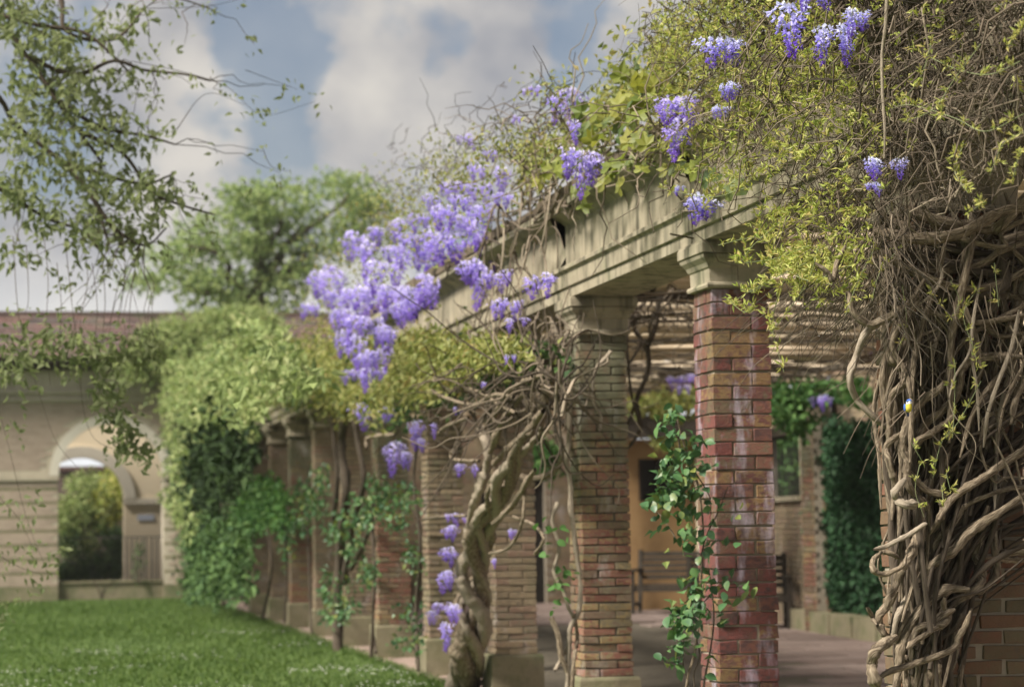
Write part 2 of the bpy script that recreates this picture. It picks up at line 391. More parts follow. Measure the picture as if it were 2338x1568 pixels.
M['shrub_leaf'] = mat('shrub_leaf', [(.025, .052, .02), (.055, .105, .035), (.095, .16, .05), (.035, .075, .028)], 'island', scale=1.2, noise_mix=.7, rough=.65, trans=.2, spec=.15)
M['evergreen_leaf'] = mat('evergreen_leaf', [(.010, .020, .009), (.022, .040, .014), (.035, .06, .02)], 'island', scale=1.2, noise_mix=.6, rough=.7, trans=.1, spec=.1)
M['bright_leaf'] = mat('bright_leaf', [(.04, .105, .032), (.075, .165, .045), (.12, .215, .065)], 'island', scale=2.5, noise_mix=.8, rough=.6, trans=.3, spec=.2)
M['rose_leaf'] = mat('rose_leaf', [(.04, .095, .04), (.065, .145, .055), (.10, .19, .06), (.055, .12, .065), (.18, .21, .05)], 'object', scale=30, noise_mix=.5, rough=.42, trans=.22, spec=.38)
M['grape_leaf'] = mat('grape_leaf', [(.11, .15, .035), (.20, .23, .045), (.27, .265, .06), (.085, .13, .055)], 'object', scale=20, noise_mix=.5, rough=.5, trans=.4)
M['tree_leaf'] = mat('tree_leaf', [(.11, .14, .06), (.16, .19, .085), (.20, .225, .11), (.13, .155, .075)], 'island', scale=.6, noise_mix=.6, rough=.6, trans=.5, spec=.2)
M['far_leaf'] = mat('far_leaf', [(.14, .20, .085), (.22, .29, .12), (.30, .36, .15), (.16, .23, .10)], 'island', scale=.35, noise_mix=.8, rough=.7, trans=.5, spec=.15)
M['petal'] = mat('petal', [(.16, .06, .46), (.25, .15, .63), (.38, .32, .79), (.57, .56, .88), (.72, .75, .89)], 'gen', scale=60, noise_mix=.6, rough=.6, trans=.35)
M['petal_mid'] = mat('petal_mid', [(.24, .12, .54), (.36, .25, .71), (.51, .43, .83), (.72, .69, .91)], 'gen', scale=60, noise_mix=.7, rough=.6, trans=.4)
M['iron'] = mat('iron', [(.03, .03, .03), (.06, .055, .05)], rough=.6)
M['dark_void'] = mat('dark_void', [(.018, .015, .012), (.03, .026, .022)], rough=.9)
M['plaque'] = mat('plaque', [(.42, .46, .58), (.46, .5, .62)], rough=.5)

# ------------------------------------------------------------------ ground
def sheet(name, x0, y0, x1, y1, z, m, kind='structure'):
    me = mesh_np(name, [(x0, y0, z), (x1, y0, z), (x1, y1, z), (x0, y1, z)], None, [(0, 1, 2, 3)], m)
    return tag(link(name, me), kind=kind)
sheet('ground', -900, -300, 900, 1800, -.03, M['soil'])
LAWN_X = 3.44
# the lawn is a gently uneven sheet
gx = np.linspace(-40, LAWN_X, 60); gy = np.linspace(-10, 45.2, 80)
GX, GY = np.meshgrid(gx, gy); GZ = .012*np.sin(GX*1.3)*np.cos(GY*.7)+.003
ii = (np.arange(79)[:, None]*60+np.arange(59)[None, :]).ravel()
tag(link('lawn', mesh_np('lawn', np.stack([GX, GY, GZ], -1).reshape(-1, 3), None, np.stack([ii, ii+1, ii+61, ii+60], -1), M['lawn'], True)), kind='structure')
ng = 110000
gP = np.stack([rng.uniform(-3.5, LAWN_X+.03, ng), 17.5+27.4*rng.power(1.0, ng)**1.25, np.zeros(ng)], -1)
edge = rng.random(ng) < .06; gP[edge, 0] = LAWN_X+rng.normal(0, .035, edge.sum())
gl = rng.uniform(.03, .065, ng)*np.where(edge, 1.5, 1)
gD = rand_dirs(ng, (0, 0, 1.7)); gB = unit(np.cross(gD, rand_dirs(ng)))*(.004+.0003*gP[:, 1:2]*.6)
gV = np.stack([gP-gB, gP+gB, gP+gD*gl[:, None]], 1).reshape(-1, 3)
o = link('grass', mesh_np('grass', gV, np.arange(ng*3).reshape(-1, 3), None, M['grass'])); tag(o, 'short mown lawn grass with a thicker fringe at the edging', 'grass', kind='stuff')
nd = 1000; cc = np.stack([rng.uniform(-2.5, 3.3, 40), 18.2+12*rng.random(40)**2.6], -1)
dP = cc[rng.integers(0, 40, nd)]+rng.normal(0, .30, (nd, 2)); dP = dP[(dP[:, 0] < 3.35) & (dP[:, 1] > 17.6) & (dP[:, 1] < 44)]; nd = len(dP)
dC = np.stack([dP[:, 0], dP[:, 1], rng.uniform(.05, .075, nd)], -1)
th = np.linspace(0, 2*np.pi, 7)[:-1]; ring = np.stack([np.cos(th), np.sin(th), .25*np.cos(th*3)], -1)
dV = (dC[:, None, :]+ring[None]*rng.uniform(.006, .010, nd)[:, None, None]).reshape(-1, 3)
oo = (np.arange(nd)*6)[:, None]
dT = np.concatenate([oo+np.array(t) for t in ((0, 1, 2), (0, 2, 3), (0, 3, 4), (0, 4, 5))])
tag(link('daisies', mesh_np('daisies', dV, dT, None, M['daisy'])), 'small white daisies scattered in drifts over the mown lawn', 'daisies', kind='stuff')
# strip between lawn and pillars, kerb stones, paving of the walk
sheet('gravel_strip', LAWN_X, -10, 4.05, 45, .0, M['grit'])
kerb = empty('lawn_edging', (LAWN_X+.04, 30, 0)); tag(kerb, 'low dark stone edging between the lawn and the brick pillars', 'edging')
km = [MB().box((-.03, -.44, -.02), (.03, .44, .035+.008*i)).mesh('edging_stone', M['stone_mossy']) for i in range(3)]
for i in range(30):
    link('edging_stone', km[i % 3], kerb, (rng.normal(0, .008), 15.6+i*.92-30, 0), (0, 0, rng.normal(0, .015)))
pave = tag(sheet('walk', 4.05, -10, 30, 45, -.006, M['mortar_dark']), kind='structure')
pm = []
for i in range(4):
    b = MB(); j = lambda: rng.normal(0, .006)
    x, y, h = .37, .285, .0
    V = [(-x+j(), -y+j(), -.03), (x+j(), -y+j(), -.03), (x+j(), y+j(), -.03), (-x+j(), y+j(), -.03)]
    V2 = [(v[0]*.985, v[1]*.98, .012+rng.normal(0, .002)) for v in V]
    b.add(V+V2, [(4, 5, 6, 7), (0, 1, 5, 4), (1, 2, 6, 5), (2, 3, 7, 6), (3, 0, 4, 7)]); pm.append(b.mesh('paving_stone', M['paving']))
k = 0
for r_ in range(26):
    y = 14.2+r_*.6
    for c_ in range(8):
        x = 4.45+c_*.77+(.38 if r_ % 2 else 0)
        if x < 3.4+.17*y or x > .41*y+1.0: continue
        if k >= 200: continue
        link('paving_stone', pm[int(rng.integers(4))], pave, (x, y, rng.normal(0, .002))); k += 1
sb = MB()
for r_ in range(40):
    y = 14.2+(26+r_)*.6 if r_ < 26 else 6+(r_-26)*.6
    for c_ in range(9):
        x = 4.45+c_*.77+(.38 if r_ % 2 else 0)
        sb.box((x-.37, y-.285, -.02), (x+.37, y+.285, .011+rng.normal(0, .002)))
o = sb.build('paving_stone', M['paving'], pave); o['kind'] = 'stuff'

# ------------------------------------------------------------------ brick pillars
def brick_meshes(h, m, tag_):
    res = []
    for i in range(5):
        bm = bmesh.new(); bmesh.ops.create_cube(bm, size=1)
        for v in bm.verts:
            v.co = Vector((v.co.x*.2155, v.co.y*.102, v.co.z*(h-.0085)))+Vector(rng.normal(0, .0024, 3))
        bmesh.ops.bevel(bm, geom=bm.edges[:], offset=.0026, segments=1, affect='EDGES')
        me = bpy.data.meshes.new('brick_'+tag_); bm.to_mesh(me); bm.free(); me.materials.append(m); res.append(me)
    return res
def courses(w):
    """brick centres, size factor and turn of two alternating courses, origin at the pillar's centre"""
    h = w/2
    if w > .4:
        A = [(-h+.1075, -h+.051, 0), (h-.1075, -h+.051, 0), (-h+.1075, h-.051, 0), (h-.1075, h-.051, 0), (-h+.051, 0, 1), (h-.051, 0, 1)]
        B = [(y, x, 1-r) for x, y, r in A]
        return A, B
    A = [(-h+.1075, -h+.051, 0), (h-.051, -h+.1075, 1), (h-.1075, h-.051, 0), (-h+.051, h-.1075, 1)]
    B = [(-x, y, r) for x, y, r in A]
    return A, B
PCX = 3.765
YP = [8.82, 11.71, 14.64, 17.44, 20.33, 23.25, 25.75, 28.26, 30.84, 33.3, 35.9, 38.5]
CAPB = 2.56
def cap_profile(h):
    return [(h+.010, 0), (h+.024, .004), (h+.028, .016), (h+.024, .028), (h+.010, .034), (h+.012, .105), (h+.020, .112), (h+.030, .135), (h+.052, .160), (h+.058, .178),
            (h+.050, .182), (h+.066, .186), (h+.066, .236), (h+.060, .240), (h+.060, .25)]
def pillar(i, label, m, mort, ch, w=.3275, as_objects=True):
    root = empty('brick_pillar', (PCX, YP[i], 0), rng.normal(0, .006))
    tag(root, label, 'pillar', 'brick pillars along the lawn')
    h = w/2
    pl = .33
    b = MB().square_loft([(h+.042, 0), (h+.040, pl-.022), (h+.034, pl-.008), (h+.028, pl)])
    b.build('plinth', M['stone_mossy'], root)
    n = int(round((CAPB-pl)/ch)); ch = (CAPB-pl)/n
    MB().square_loft([(h-.010, pl), (h-.014, CAPB)]).build('mortar', mort, root)
    meshes = brick_meshes(ch, m, m.name[6:])
    A, B = courses(w); mb = MB() if not as_objects else None
    for k in range(n):
        z = pl+(k+.5)*ch; s = 1.012-.03*(z-pl)/(CAPB-pl)
        for x, y, r in (A if k % 2 else B):
            jx, jy = rng.normal(0, .0016, 2)
            if as_objects:
                link('brick', meshes[int(rng.integers(5))], root, (x*s+jx*1.7, y*s+jy*1.7, z+rng.normal(0, .001)), (rng.normal(0, .007), rng.normal(0, .005), r*math.pi/2+(math.pi if rng.random() < .5 else 0)+rng.normal(0, .006)))
            else:
                a, c = (.051, .1065) if r else (.1065, .051)
                mb.box((x*s+jx-a, y*s+jy-c, z-ch/2+.005), (x*s+jx+a, y*s+jy+c, z+ch/2-.005))
    if mb:
        o = mb.build('brick', m, root); o['kind'] = 'stuff'
    hz = h*.985
    MB().square_loft([(a, CAPB+z) for a, z in cap_profile(hz)]).build('capital', M['stone'], root)
    return root
pillar(0, 'broad dark brown brick pillar half buried under twisted wisteria stems', M['brick_dark'], M['mortar'], .061, .45)
pillar(1, 'red and ochre brick pillar with a glossy green rose climbing its edge', M['brick_red'], M['mortar'], .075)
pillar(2, 'slim-coursed red and buff brick pillar with a dry grey vine beside it', M['brick_mix'], M['mortar_dark'], .053)
pillar(3, 'buff brick pillar right behind the thick twisted wisteria trunk', M['brick_brown'], M['mortar'], .053)
pillar(4, 'brick pillar just beyond the twisted wisteria trunk, purple blossom hanging before it', M['brick_brown'], M['mortar_dark'], .053)
pillar(5, 'brick pillar with whitish stained red bricks between two thin climbers', M['brick_mix'], M['mortar'], .053)
pillar(6, 'brick pillar hidden behind the dark rough climber trunk', M['brick_brown'], M['mortar_dark'], .053, as_objects=False)
pillar(7, 'brick pillar just beyond the dark climber trunk with a pale lit edge', M['brick_brown'], M['mortar'], .053, as_objects=False)
pillar(8, 'far brick pillar with a red lit edge beside the bright green climber', M['brick_mix'], M['mortar'], .053, as_objects=False)
pillar(9, 'far brick pillar partly covered by the bright green climber', M['brick_brown'], M['mortar'], .053, as_objects=False)
pillar(10, 'farthest brick pillar in view, next to the dark evergreen bush', M['brick_brown'], M['mortar'], .053, as_objects=False)

# ------------------------------------------------------------------ stone beam (entablature)
BX, BZ = 3.555, 2.812
beam = empty('stone_beam', (PCX, 24, BZ)); tag(beam, 'long tan stone beam with mouldings carried by the row of brick pillars', 'beam')
xl = -(PCX-BX); xr = -xl
prof = [(xl+.004, 0), (xr, 0), (xr, .62), (xl-.02, .62), (xl-.11, .60), (xl-.115, .555), (xl-.09, .535), (xl-.03, .505), (xl-.005, .485), (xl+.004, .475), (xl+.004, .225),
        (xl-.012, .215), (xl-.034, .205), (xl-.034, .180), (xl-.016, .172), (xl-.012, .165), (xl-.012, .072), (xl+.010, .066), (xl+.004, .060)]
cuts = [3.5]+[YP[i]+(.02 if i % 2 else -.03) for i in range(12)]+[43.5]
for a, b_ in zip(cuts[:-1], cuts[1:]):
    MB().prism_y(prof, a-24+.006, b_-24-.006).build('stone_block', M['stone'], beam)
topm = MB()
y = 3.6
while y < 43:
    l = rng.uniform(.5, .9); topm.box((xl-.10+rng.normal(0, .01), y-24, .623), (xr, y+l-24, .67+rng.uniform(0, .05))); y += l+.01
o = topm.build('mossy_ledge', M['ledge'], beam); o['kind'] = 'stuff'

# ------------------------------------------------------------------ timber roof inside the pergola
roof = empty('pergola_roof', (6.8, 24, 2.9)); tag(roof, 'rough timber pergola roof of close battens on dark cross beams', 'roof')
cross = MB().box((-2.75, -.04, .115), (3.0, .04, .17)).mesh('cross_beam', M['timber_dark'])
for y in (5.4, 9.0, 12.6, 16.6, 20.6, 24.6, 28.6, 32.6, 36.6):
    link('cross_beam', cross, roof, (0, y-24, 0))
purl = MB().box((-.03, -20, .11), (.03, 14, .17)).mesh('purlin', M['timber_dark'])
for x in (2.2,): link('purlin', purl, roof, (x, 0, 0))
bat = []
for i in range(4):
    t = Tubes(); xs = np.linspace(-2.8, 3.0, 9)
    t.add(np.stack([xs, rng.normal(0, .012, 9), rng.normal(0, .008, 9)], -1), (.028+.006*i), 5, .10); bat.append(t.mesh('batten', M['timber']))
y = 4.4
while y < 38.2:
    link('batten', bat[int(rng.integers(4))], roof, (rng.normal(0, .04), y-24, .21+rng.normal(0, .022)), (rng.uniform(0, 6), 0, rng.normal(0, .010)), (1, 1, 1)); y += rng.uniform(.17, .40)
t = Tubes()
for i in range(260):
    c = np.array([rng.uniform(4.3, 9.6), rng.uniform(11, 27), rng.uniform(2.86, 3.10)]); l = rng.uniform(.3, 1.0); a = rng.normal(0, .45)
    d = np.array([math.cos(a), math.sin(a), rng.normal(0, .08)])*l
    t.add([c-d, c-d*.4+rng.normal(0, .05, 3), c+d*.3+rng.normal(0, .05, 3), c+d], rng.uniform(.004, .016), 4, .05, 3)
TW_ = t
# dead leaves and twig mat lying on the battens
t = Tubes()
for i in range(500):
    c = np.array([rng.uniform(4.1, 9.6), rng.uniform(8, 38), 3.17+rng.random()*.12]); a = rng.normal(0, .5); l = rng.uniform(.3, 1.1)
    d = np.array([math.cos(a), math.sin(a), 0])*l
    t.add([c-d, c+rng.normal(0, .05, 3)*np.array([1, 1, .3]), c+d], rng.uniform(.006, .02), 3)
mu_ = TW_.build('creeping_stem', M['twig'], None); mu_.parent = roof; mu_.location = (-6.8, -24, -2.9); mu_['kind'] = 'stuff'
mt_ = t.build('twig_mat', M['twig'], None); mt_.parent = roof; mt_.location = (-6.8, -24, -2.9); mt_['kind'] = 'stuff'


def par(o, root, kind=None):
    """hang a mesh built in world coordinates under its thing"""
    o.parent = root; o.location = -root.location
    if kind: o['kind'] = kind
    return o
# ------------------------------------------------------------------ back of the walk: walls, window, shelter, benches
def brick_wall(name, label, x0, x1, z0, z1, hole=None, depth=.23, ch=.068, bl=.225, m='brick_brown', parts_from=1e9):
    """a wall along local X, face at y=0 looking to -y, bricks modelled proud of a mortar core"""
    root = empty(name); tag(root, label, 'wall')
    core = MB()
    rects = [(x0, x1, z0, z1)] if not hole else [(x0, hole[0], z0, z1), (hole[1], x1, z0, z1), (hole[0], hole[1], z0, hole[2]), (hole[0], hole[1], hole[3], z1)]
    for a, b, c, d in rects: core.box((a, .008, c), (b, depth, d))
    core.build('mortar', M['mortar'], root)
    bk = MB(); z = z0; k = 0; one = MB().box((0, 0, 0), (1, 1, 1)).mesh('brick', M[m])
    while z < z1-.03:
        x = x0-(bl/2 if k % 2 else 0)
        while x < x1:
            a, b = max(x, x0), min(x+bl-.01, x1)
            if b-a > .03 and not (hole and a < hole[1] and b > hole[0] and z+ch > hole[2] and z < hole[3]):
                if a >= parts_from: link('brick', one, root, (a, rng.normal(-.001, .0015), z), None, (b-a, .05, min(z+ch-.01, z1)-z))
                else: bk.box((a, rng.normal(-.001, .0015), z), (b, .05, min(z+ch-.01, z1)))
            x += bl
        z += ch; k += 1
    if bk.n: bk.build('brick', M[m], root)['kind'] = 'stuff'
    return root
# wall with the barred window (faces roughly -X)
wl = brick_wall('garden_wall', 'low-lit brick garden wall with an iron-barred window at the back of the walk', 0, 3.6, 0, 2.95, (.12, 2.75, 1.63, 2.40), parts_from=2.2)
wl.location = (9.75, 29.3, 0); wl.rotation_euler = (0, 0, R(-98))
MB().box((.05, -.04, 2.40), (2.85, .2, 2.52)).build('lintel', M['timber_dark'], wl)
MB().box((.05, -.05, 1.57), (2.85, .2, 1.628)).build('sill', M['stone'], wl)
bar = MB().box((-.009, -.009, 1.63), (.009, .009, 2.40)).mesh('window_bar', M['iron'])
for i in range(12): link('window_bar', bar, wl, (.25+i*.215, .09, 0))
pier = brick_wall('wall_pier', 'buff brick pier at the end of the wall with the barred window', -.17, .17, 0, 3.0, m='brick_mix', parts_from=-1)
pier.location = (9.28, 25.75, 0); pier.rotation_euler = (0, 0, R(-20))
w2 = brick_wall('ivy_wall', 'brick wall under a thick curtain of dark ivy', 0, 13.0, 0, 3.35)
w2.location = (9.55, 25.9, 0); w2.rotation_euler = (0, 0, R(-80))
kb = empty('raised_kerb', (9.2, 24.4, 0)); tag(kb, 'low stone kerb holding the bed in front of the ivy wall', 'kerb')
for i in range(5):
    MB().box((-.1, -.44, 0), (.14, .44, .25+rng.normal(0, .004))).build('kerb_stone', M['stone_mossy'], kb, loc=(-.02+(i-2)*.06, (i-2)*.89+.1, 0), rot=(0, 0, R(-5)))
tag(link('planting_bed', mesh_np('planting_bed', [(9.2, 21, .18), (10, 21, .18), (10, 26.5, .18), (9.3, 26.5, .18)], None, [(0, 1, 2, 3)], M['soil'])), kind='structure')
# end wall of the walk with a dark doorway
ew = brick_wall('end_wall', 'shaded brick wall closing the far end of the covered walk', 4.1, 10.3, 0, 3.1, (7.6, 8.7, 0, 2.3), m='brick_brown')
ew.location = (0, 37.5, 0)
MB().box((7.6, .15, 0), (8.7, .22, 2.3)).build('door', M['dark_void'], ew)  # near-black panel stands in for the shade inside the open doorway
MB().box((8.02, -.02, 0), (8.12, .14, 2.3)).build('door_post', M['bench_wood'], ew)
sh = empty('garden_shelter', (9.6, 33.6, 0)); tag(sh, 'ochre plastered shelter wall with a dark window and timber posts behind the left bench', 'shelter')
MB().box((-.75, 0, 0), (-.30, .2, 2.6)).box((-.30, 0, 0), (.25, .2, 1.66)).box((-.30, 0, 2.3), (.25, .2, 2.6)).box((.25, 0, 0), (1.2, .2, 2.6)).build('wall', M['ochre'], sh)
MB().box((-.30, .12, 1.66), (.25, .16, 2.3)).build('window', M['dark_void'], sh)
MB().box((-.33, -.03, 1.66), (-.29, .03, 2.3)).box((-.04, -.02, 1.66), (0, .03, 2.3)).box((.24, -.03, 1.66), (.28, .03, 2.3)).build('window_frame', M['bench_wood'], sh)
for x in (-.70, .55): MB().box((x-.045, -.30, 0), (x+.045, -.2, 2.62)).build('post', M['plaster'], sh)
MB().box((-.92, -.4, 0), (-.85, -.32, 2.62)).build('post', M['ochre'], sh)
MB().box((-1.0, -.45, 2.62), (1.3, .25, 2.95)).build('roof_edge', M['timber_dark'], sh)
bw = brick_wall('back_wall', 'brick wall running behind the shelter at the back of the walk', 0, 4.8, 0, 3.0)
bw.location = (10.95, 38, 0); bw.rotation_euler = (0, 0, R(-90))
def bench(loc, rz, label, w=1.2):
    r_ = empty('garden_bench', loc, rz); tag(r_, label, 'bench', 'wooden benches at the back of the walk')
    W_ = M['bench_wood']
    for i in range(4): MB().box((-w/2+.06, -.2+i*.115, .40), (w/2-.06, -.105+i*.115, .43)).build('seat_slat', W_, r_)
    for i in range(4):
        z = .50+i*.085; y = .28+.03*i
        MB().box((-w/2+.06, y, z), (w/2-.06, y+.022, z+.06)).build('back_slat', W_, r_)
    MB().box((-w/2+.04, .385, .83), (w/2-.04, .43, .90)).build('top_rail', W_, r_)
    MB().box((-w/2+.06, -.21, .33), (w/2-.06, -.17, .395)).build('front_rail', W_, r_)
    for s in (-1, 1):
        x = s*(w/2-.03)
        MB().box((x-.03, -.23, 0), (x+.03, -.165, .62)).build('leg', W_, r_)
        b = MB(); b.add([(x-.03, .22, 0), (x+.03, .22, 0), (x+.03, .29, 0), (x-.03, .29, 0), (x-.03, .375, .93), (x+.03, .375, .93), (x+.03, .44, .93), (x-.03, .44, .93)],
              [(0, 3, 2, 1), (4, 5, 6, 7), (0, 1, 5, 4), (1, 2, 6, 5), (2, 3, 7, 6), (3, 0, 4, 7)]); b.build('leg', W_, r_)
        MB().box((x-.04, -.26, .62), (x+.04, .32, .66)).build('armrest', W_, r_)
        MB().box((x-.02, -.16, .12), (x+.02, .22, .17)).build('side_rail', W_, r_)
    return r_
bench((9.3, 32.2, 0), R(-28), 'weathered dark bench in front of the ochre shelter wall', 1.05)
bench((8.7, 27.0, 0), R(-14), 'weathered dark bench under the barred window, half behind the red brick pillar', 1.25)

# ------------------------------------------------------------------ arched garden building at the end of the lawn
FY = 45.3
pa, pb, ps, pt_ = at(134, 1200, Y=FY), at(372, 1200, Y=FY), at(253, 1084, Y=FY), at(253, 963, Y=FY)
AX, AR, AS = (pa[0]+pb[0])/2, (pb[0]-pa[0])/2, ps[2]
bld = empty('garden_pavilion', (AX, FY, 0)); tag(bld, 'banded brick garden building with a tall round arch and a red tiled roof', 'building')
def arch_wall(x0, x1, z1, cx, r, zs, y0, y1, seg=24):
    b = MB(); b.box((x0, y0, 0), (cx-r, y1, z1)); b.box((cx+r, y0, 0), (x1, y1, z1))
    th = np.linspace(0, math.pi, seg+1)
    for i in range(seg):
        a0, a1 = th[i], th[i+1]
        p = [(cx+r*math.cos(a0), zs+r*math.sin(a0)), (cx+r*math.cos(a1), zs+r*math.sin(a1))]
        q = [(p[0][0], z1), (p[1][0], z1)]
        V = [(p[0][0], y0, p[0][1]), (p[1][0], y0, p[1][1]), (q[1][0], y0, z1), (q[0][0], y0, z1)]
        V += [(x, y1, z) for x, _, z in V]
        b.add(V, [(0, 3, 2, 1), (4, 5, 6, 7), (0, 1, 5, 4), (2, 3, 7, 6)])
    return b
def ring(cx, zs, r0, r1, y0, y1, seg=28):
    b = MB(); th = np.linspace(0, math.pi, seg+1); V = []
    for t in th:
        for r in (r0, r1):
            for y in (y0, y1): V.append((cx+r*math.cos(t), y, zs+r*math.sin(t)))
    Q = []
    for i in range(seg):
        o = 4*i
        Q += [(o, o+4, o+6, o+2), (o+1, o+3, o+7, o+5), (o, o+1, o+5, o+4), (o+2, o+6, o+7, o+3)]
    b.add(V, Q); return b
ZB0 = at(253, 919, Y=FY)[2]; ZB1 = at(253, 846, Y=FY)[2]; ZE = at(253, 818, Y=FY)[2]
arch_wall(-9, 7, ZB0, 0, AR+.012, AS, -.029, .45).build('wall', M['facade_stone'], bld)
# courses of bricks standing proud, banded below the impost
bk = MB(); z = .30; k = 0
while z < ZB0-.05:
    band = z < AS-.12
    if not (band and k % 4 == 3) and not (abs(z+.03-AS) < .11):
        x = -8.9-(.1125 if k % 2 else 0)
        while x < 6.9:
            a, b_ = x, x+.2235
            zz = z+.03; half = AR+.012 if zz < AS else (math.sqrt(max(0, (AR+.19)**2-(zz-AS)**2)) if zz-AS < AR+.19 else 0)
            if half == 0 or b_ < -half or a > half:
                bk.box((a, -.035+rng.normal(0, .0005), z), (b_, .02, z+.064))
            elif a < -half-.04: bk.box((a, -.02, z), (-half, .02, z+.058))
            elif b_ > half+.04: bk.box((half, -.02, z), (b_, .02, z+.058))
            x += .225
    if band and k % 4 == 3 and z < AS-.12:
        for xa, xb in ((-9, -AR-.015), (AR+.015, 7)): MB().box((xa, -.0315, z+.004), (xb, .012, z+.06)).build('band_joint', M['stone_mossy'], bld)  # dark strip stands in for the shade of a deeper groove
    z += .068; k += 1
o = bk.build('brick', M['facade_brick'], bld); o['kind'] = 'stuff'
MB().box((-9, -.06, 0), (-AR-.012, .01, .29)).box((AR+.012, -.06, 0), (7, .01, .29)).build('base_course', M['stone_mossy'], bld)
for a, b_ in ((-9, -AR+.0), (AR, 7)):
    MB().box((a, -.07, AS-.09), (b_, .30, AS-.02)).box((a, -.05, AS-.018), (b_, .29, AS+.07)).build('impost', M['facade_stone'], bld)
ring(0, AS, AR, AR+.175, -.055, .30).build('archivolt', M['white_paint'], bld)
MB().box((-9, -.05, ZB0), (7, .4, ZB1)).box((-9, -.10, ZB0+.03), (7, -.052, ZB0+.08)).box((-9, -.12, ZB0+.18), (7, -.052, ZB0+.235)).build('frieze', M['facade_stone'], bld)
MB().box((-9, -.30, ZB1), (7, .3, ZB1+.09)).box((-9, -.46, ZB1+.092), (7, .3, ZE-.02)).build('eaves', M['timber_dark'], bld)
MB().box((-AR-.01, .05, 0), (AR+.01, .40, .33)).box((-AR-.01, .02, .332), (AR+.01, .43, .37)).build('parapet', M['stone_mossy'], bld)
# roof with tiles one by one
RZ = at(253, 719, Y=47.25)[2]; ry0, ry1 = -.55, 1.95
sl = math.atan2(RZ-ZE, ry1-ry0); L_ = math.hypot(RZ-ZE, ry1-ry0)
b = MB(); b.add([(-9, ry0, ZE-.04), (7, ry0, ZE-.04), (7, ry1, RZ-.04), (-9, ry1, RZ-.04), (-9, ry1+.25, ZE-.04), (7, ry1+.25, ZE-.04)], [(0, 1, 2, 3), (3, 2, 5, 4), (0, 4, 5, 1)], [(0, 3, 4), (1, 5, 2)])
roofb = b.build('roof', M['roof_tile'], bld)
tiles = []
for i in range(3):
    t_ = MB(); t_.box((-.137, 0, 0), (.137, .27, .022+.004*i)); tiles.append(t_.mesh('roof_tile', M['roof_tile']))
nrow = int(L_/.235)
rest = MB()
for j in range(nrow+1):
    for i in range(57):
        x = -8.9+i*.28+(.14 if j % 2 else 0); d = j*.235
        y = ry0+d*math.cos(sl); zz = ZE-.02+d*math.sin(sl)
        if -2.1 < x < 4.2 and j <= nrow:
            link('roof_tile', tiles[int(rng.integers(3))], roofb, (x+rng.normal(0, .006), y, zz+rng.normal(0, .006)), (sl-.06+rng.normal(0, .015), 0, rng.normal(0, .02)))
        else:
            rest.add([(x-.135, y, zz+.02), (x+.135, y, zz+.02), (x+.135, y+.24*math.cos(sl), zz+.24*math.sin(sl)), (x-.135, y+.24*math.cos(sl), zz+.24*math.sin(sl))], [(0, 1, 2, 3)])
o = rest.build('roof_tile', M['roof_tile'], roofb); o['kind'] = 'stuff'
MB().box((-9, ry1-.1, RZ-.05), (7, ry1+.1, RZ+.06)).build('ridge', M['roof_tile'], bld)
# loggia behind the arch
LY = 3.4
qa, qs, qt = at(283, 1200, Y=FY+LY), at(185, 1141, Y=FY+LY), at(185, 1043, Y=FY+LY)
icx = qs[0]-AX; ir = qa[0]-qs[0]
arch_wall(-9, 7, ZB0-.15, icx, ir, qs[2], LY, LY+.3).build('back_wall', M['plaster'], bld)
ring(icx, qs[2], ir, ir+.24, LY-.05, LY+.1).build('archivolt', M['white_paint'], bld)
MB().box((icx+ir-.01, LY-.06, qs[2]-.10), (7, LY-.003, qs[2]-.05)).box((icx+ir-.01, LY-.04, qs[2]-.048), (7, LY-.003, qs[2]+.02)).build('impost', M['white_paint'], bld)
pq = at(333, 1181, Y=FY+LY-.02)
MB().box((pq[0]-AX-.17, LY-.02, pq[2]-.06), (pq[0]-AX+.17, LY-.003, pq[2]+.06)).build('plaque', M['plaque'], bld)
MB().box((-9, .45, ZB0-.1), (7, 1.9, ZB0+.05)).build('ceiling', M['plaster'], bld)
MB().box((-9, .45, -.02), (7, LY+.3, .02)).build('floor', M['paving'], bld)
MB().box((AR-.0, .30, .0), (AR+.012, .46, AS)).build('jamb', M['white_paint'], bld)
rl = empty('iron_railing', (AX, FY+.22, .37)); tag(rl, 'thin dark upright railing standing on the sill of the arch', 'railing')
rz1 = at(330, 1226, Y=FY+.2)[2]-.37
MB().box((-AR, -.01, rz1), (AR, .015, rz1+.02)).build('rail', M['iron'], rl)
barm = MB().box((-.009, -.009, 0), (.009, .009, rz1)).mesh('railing_bar', M['iron'])
for px_ in list(range(288, 372, 12)):
    if px_ in (320, 332): continue
    link('railing_bar', barm, rl, (at(px_+rng.normal(0, 1.5), 1290, Y=FY+.2)[0]-AX, 0, 0), None, (1.6, 1, 1))
# red wall far behind the arch
fw_ = empty('far_wall', (1.4, 72, 0)); tag(fw_, 'dark red brick wall glimpsed through the arch above the shrubs', 'wall')
zt = at(190, 1064, Y=72)[2]
MB().box((-9, 0, 0), (5, .4, zt-.12)).build('wall', M['roof_tile'], fw_)
MB().box((-9.1, -.08, zt-.12), (5.1, .5, zt)).build('coping', M['roof_tile'], fw_)

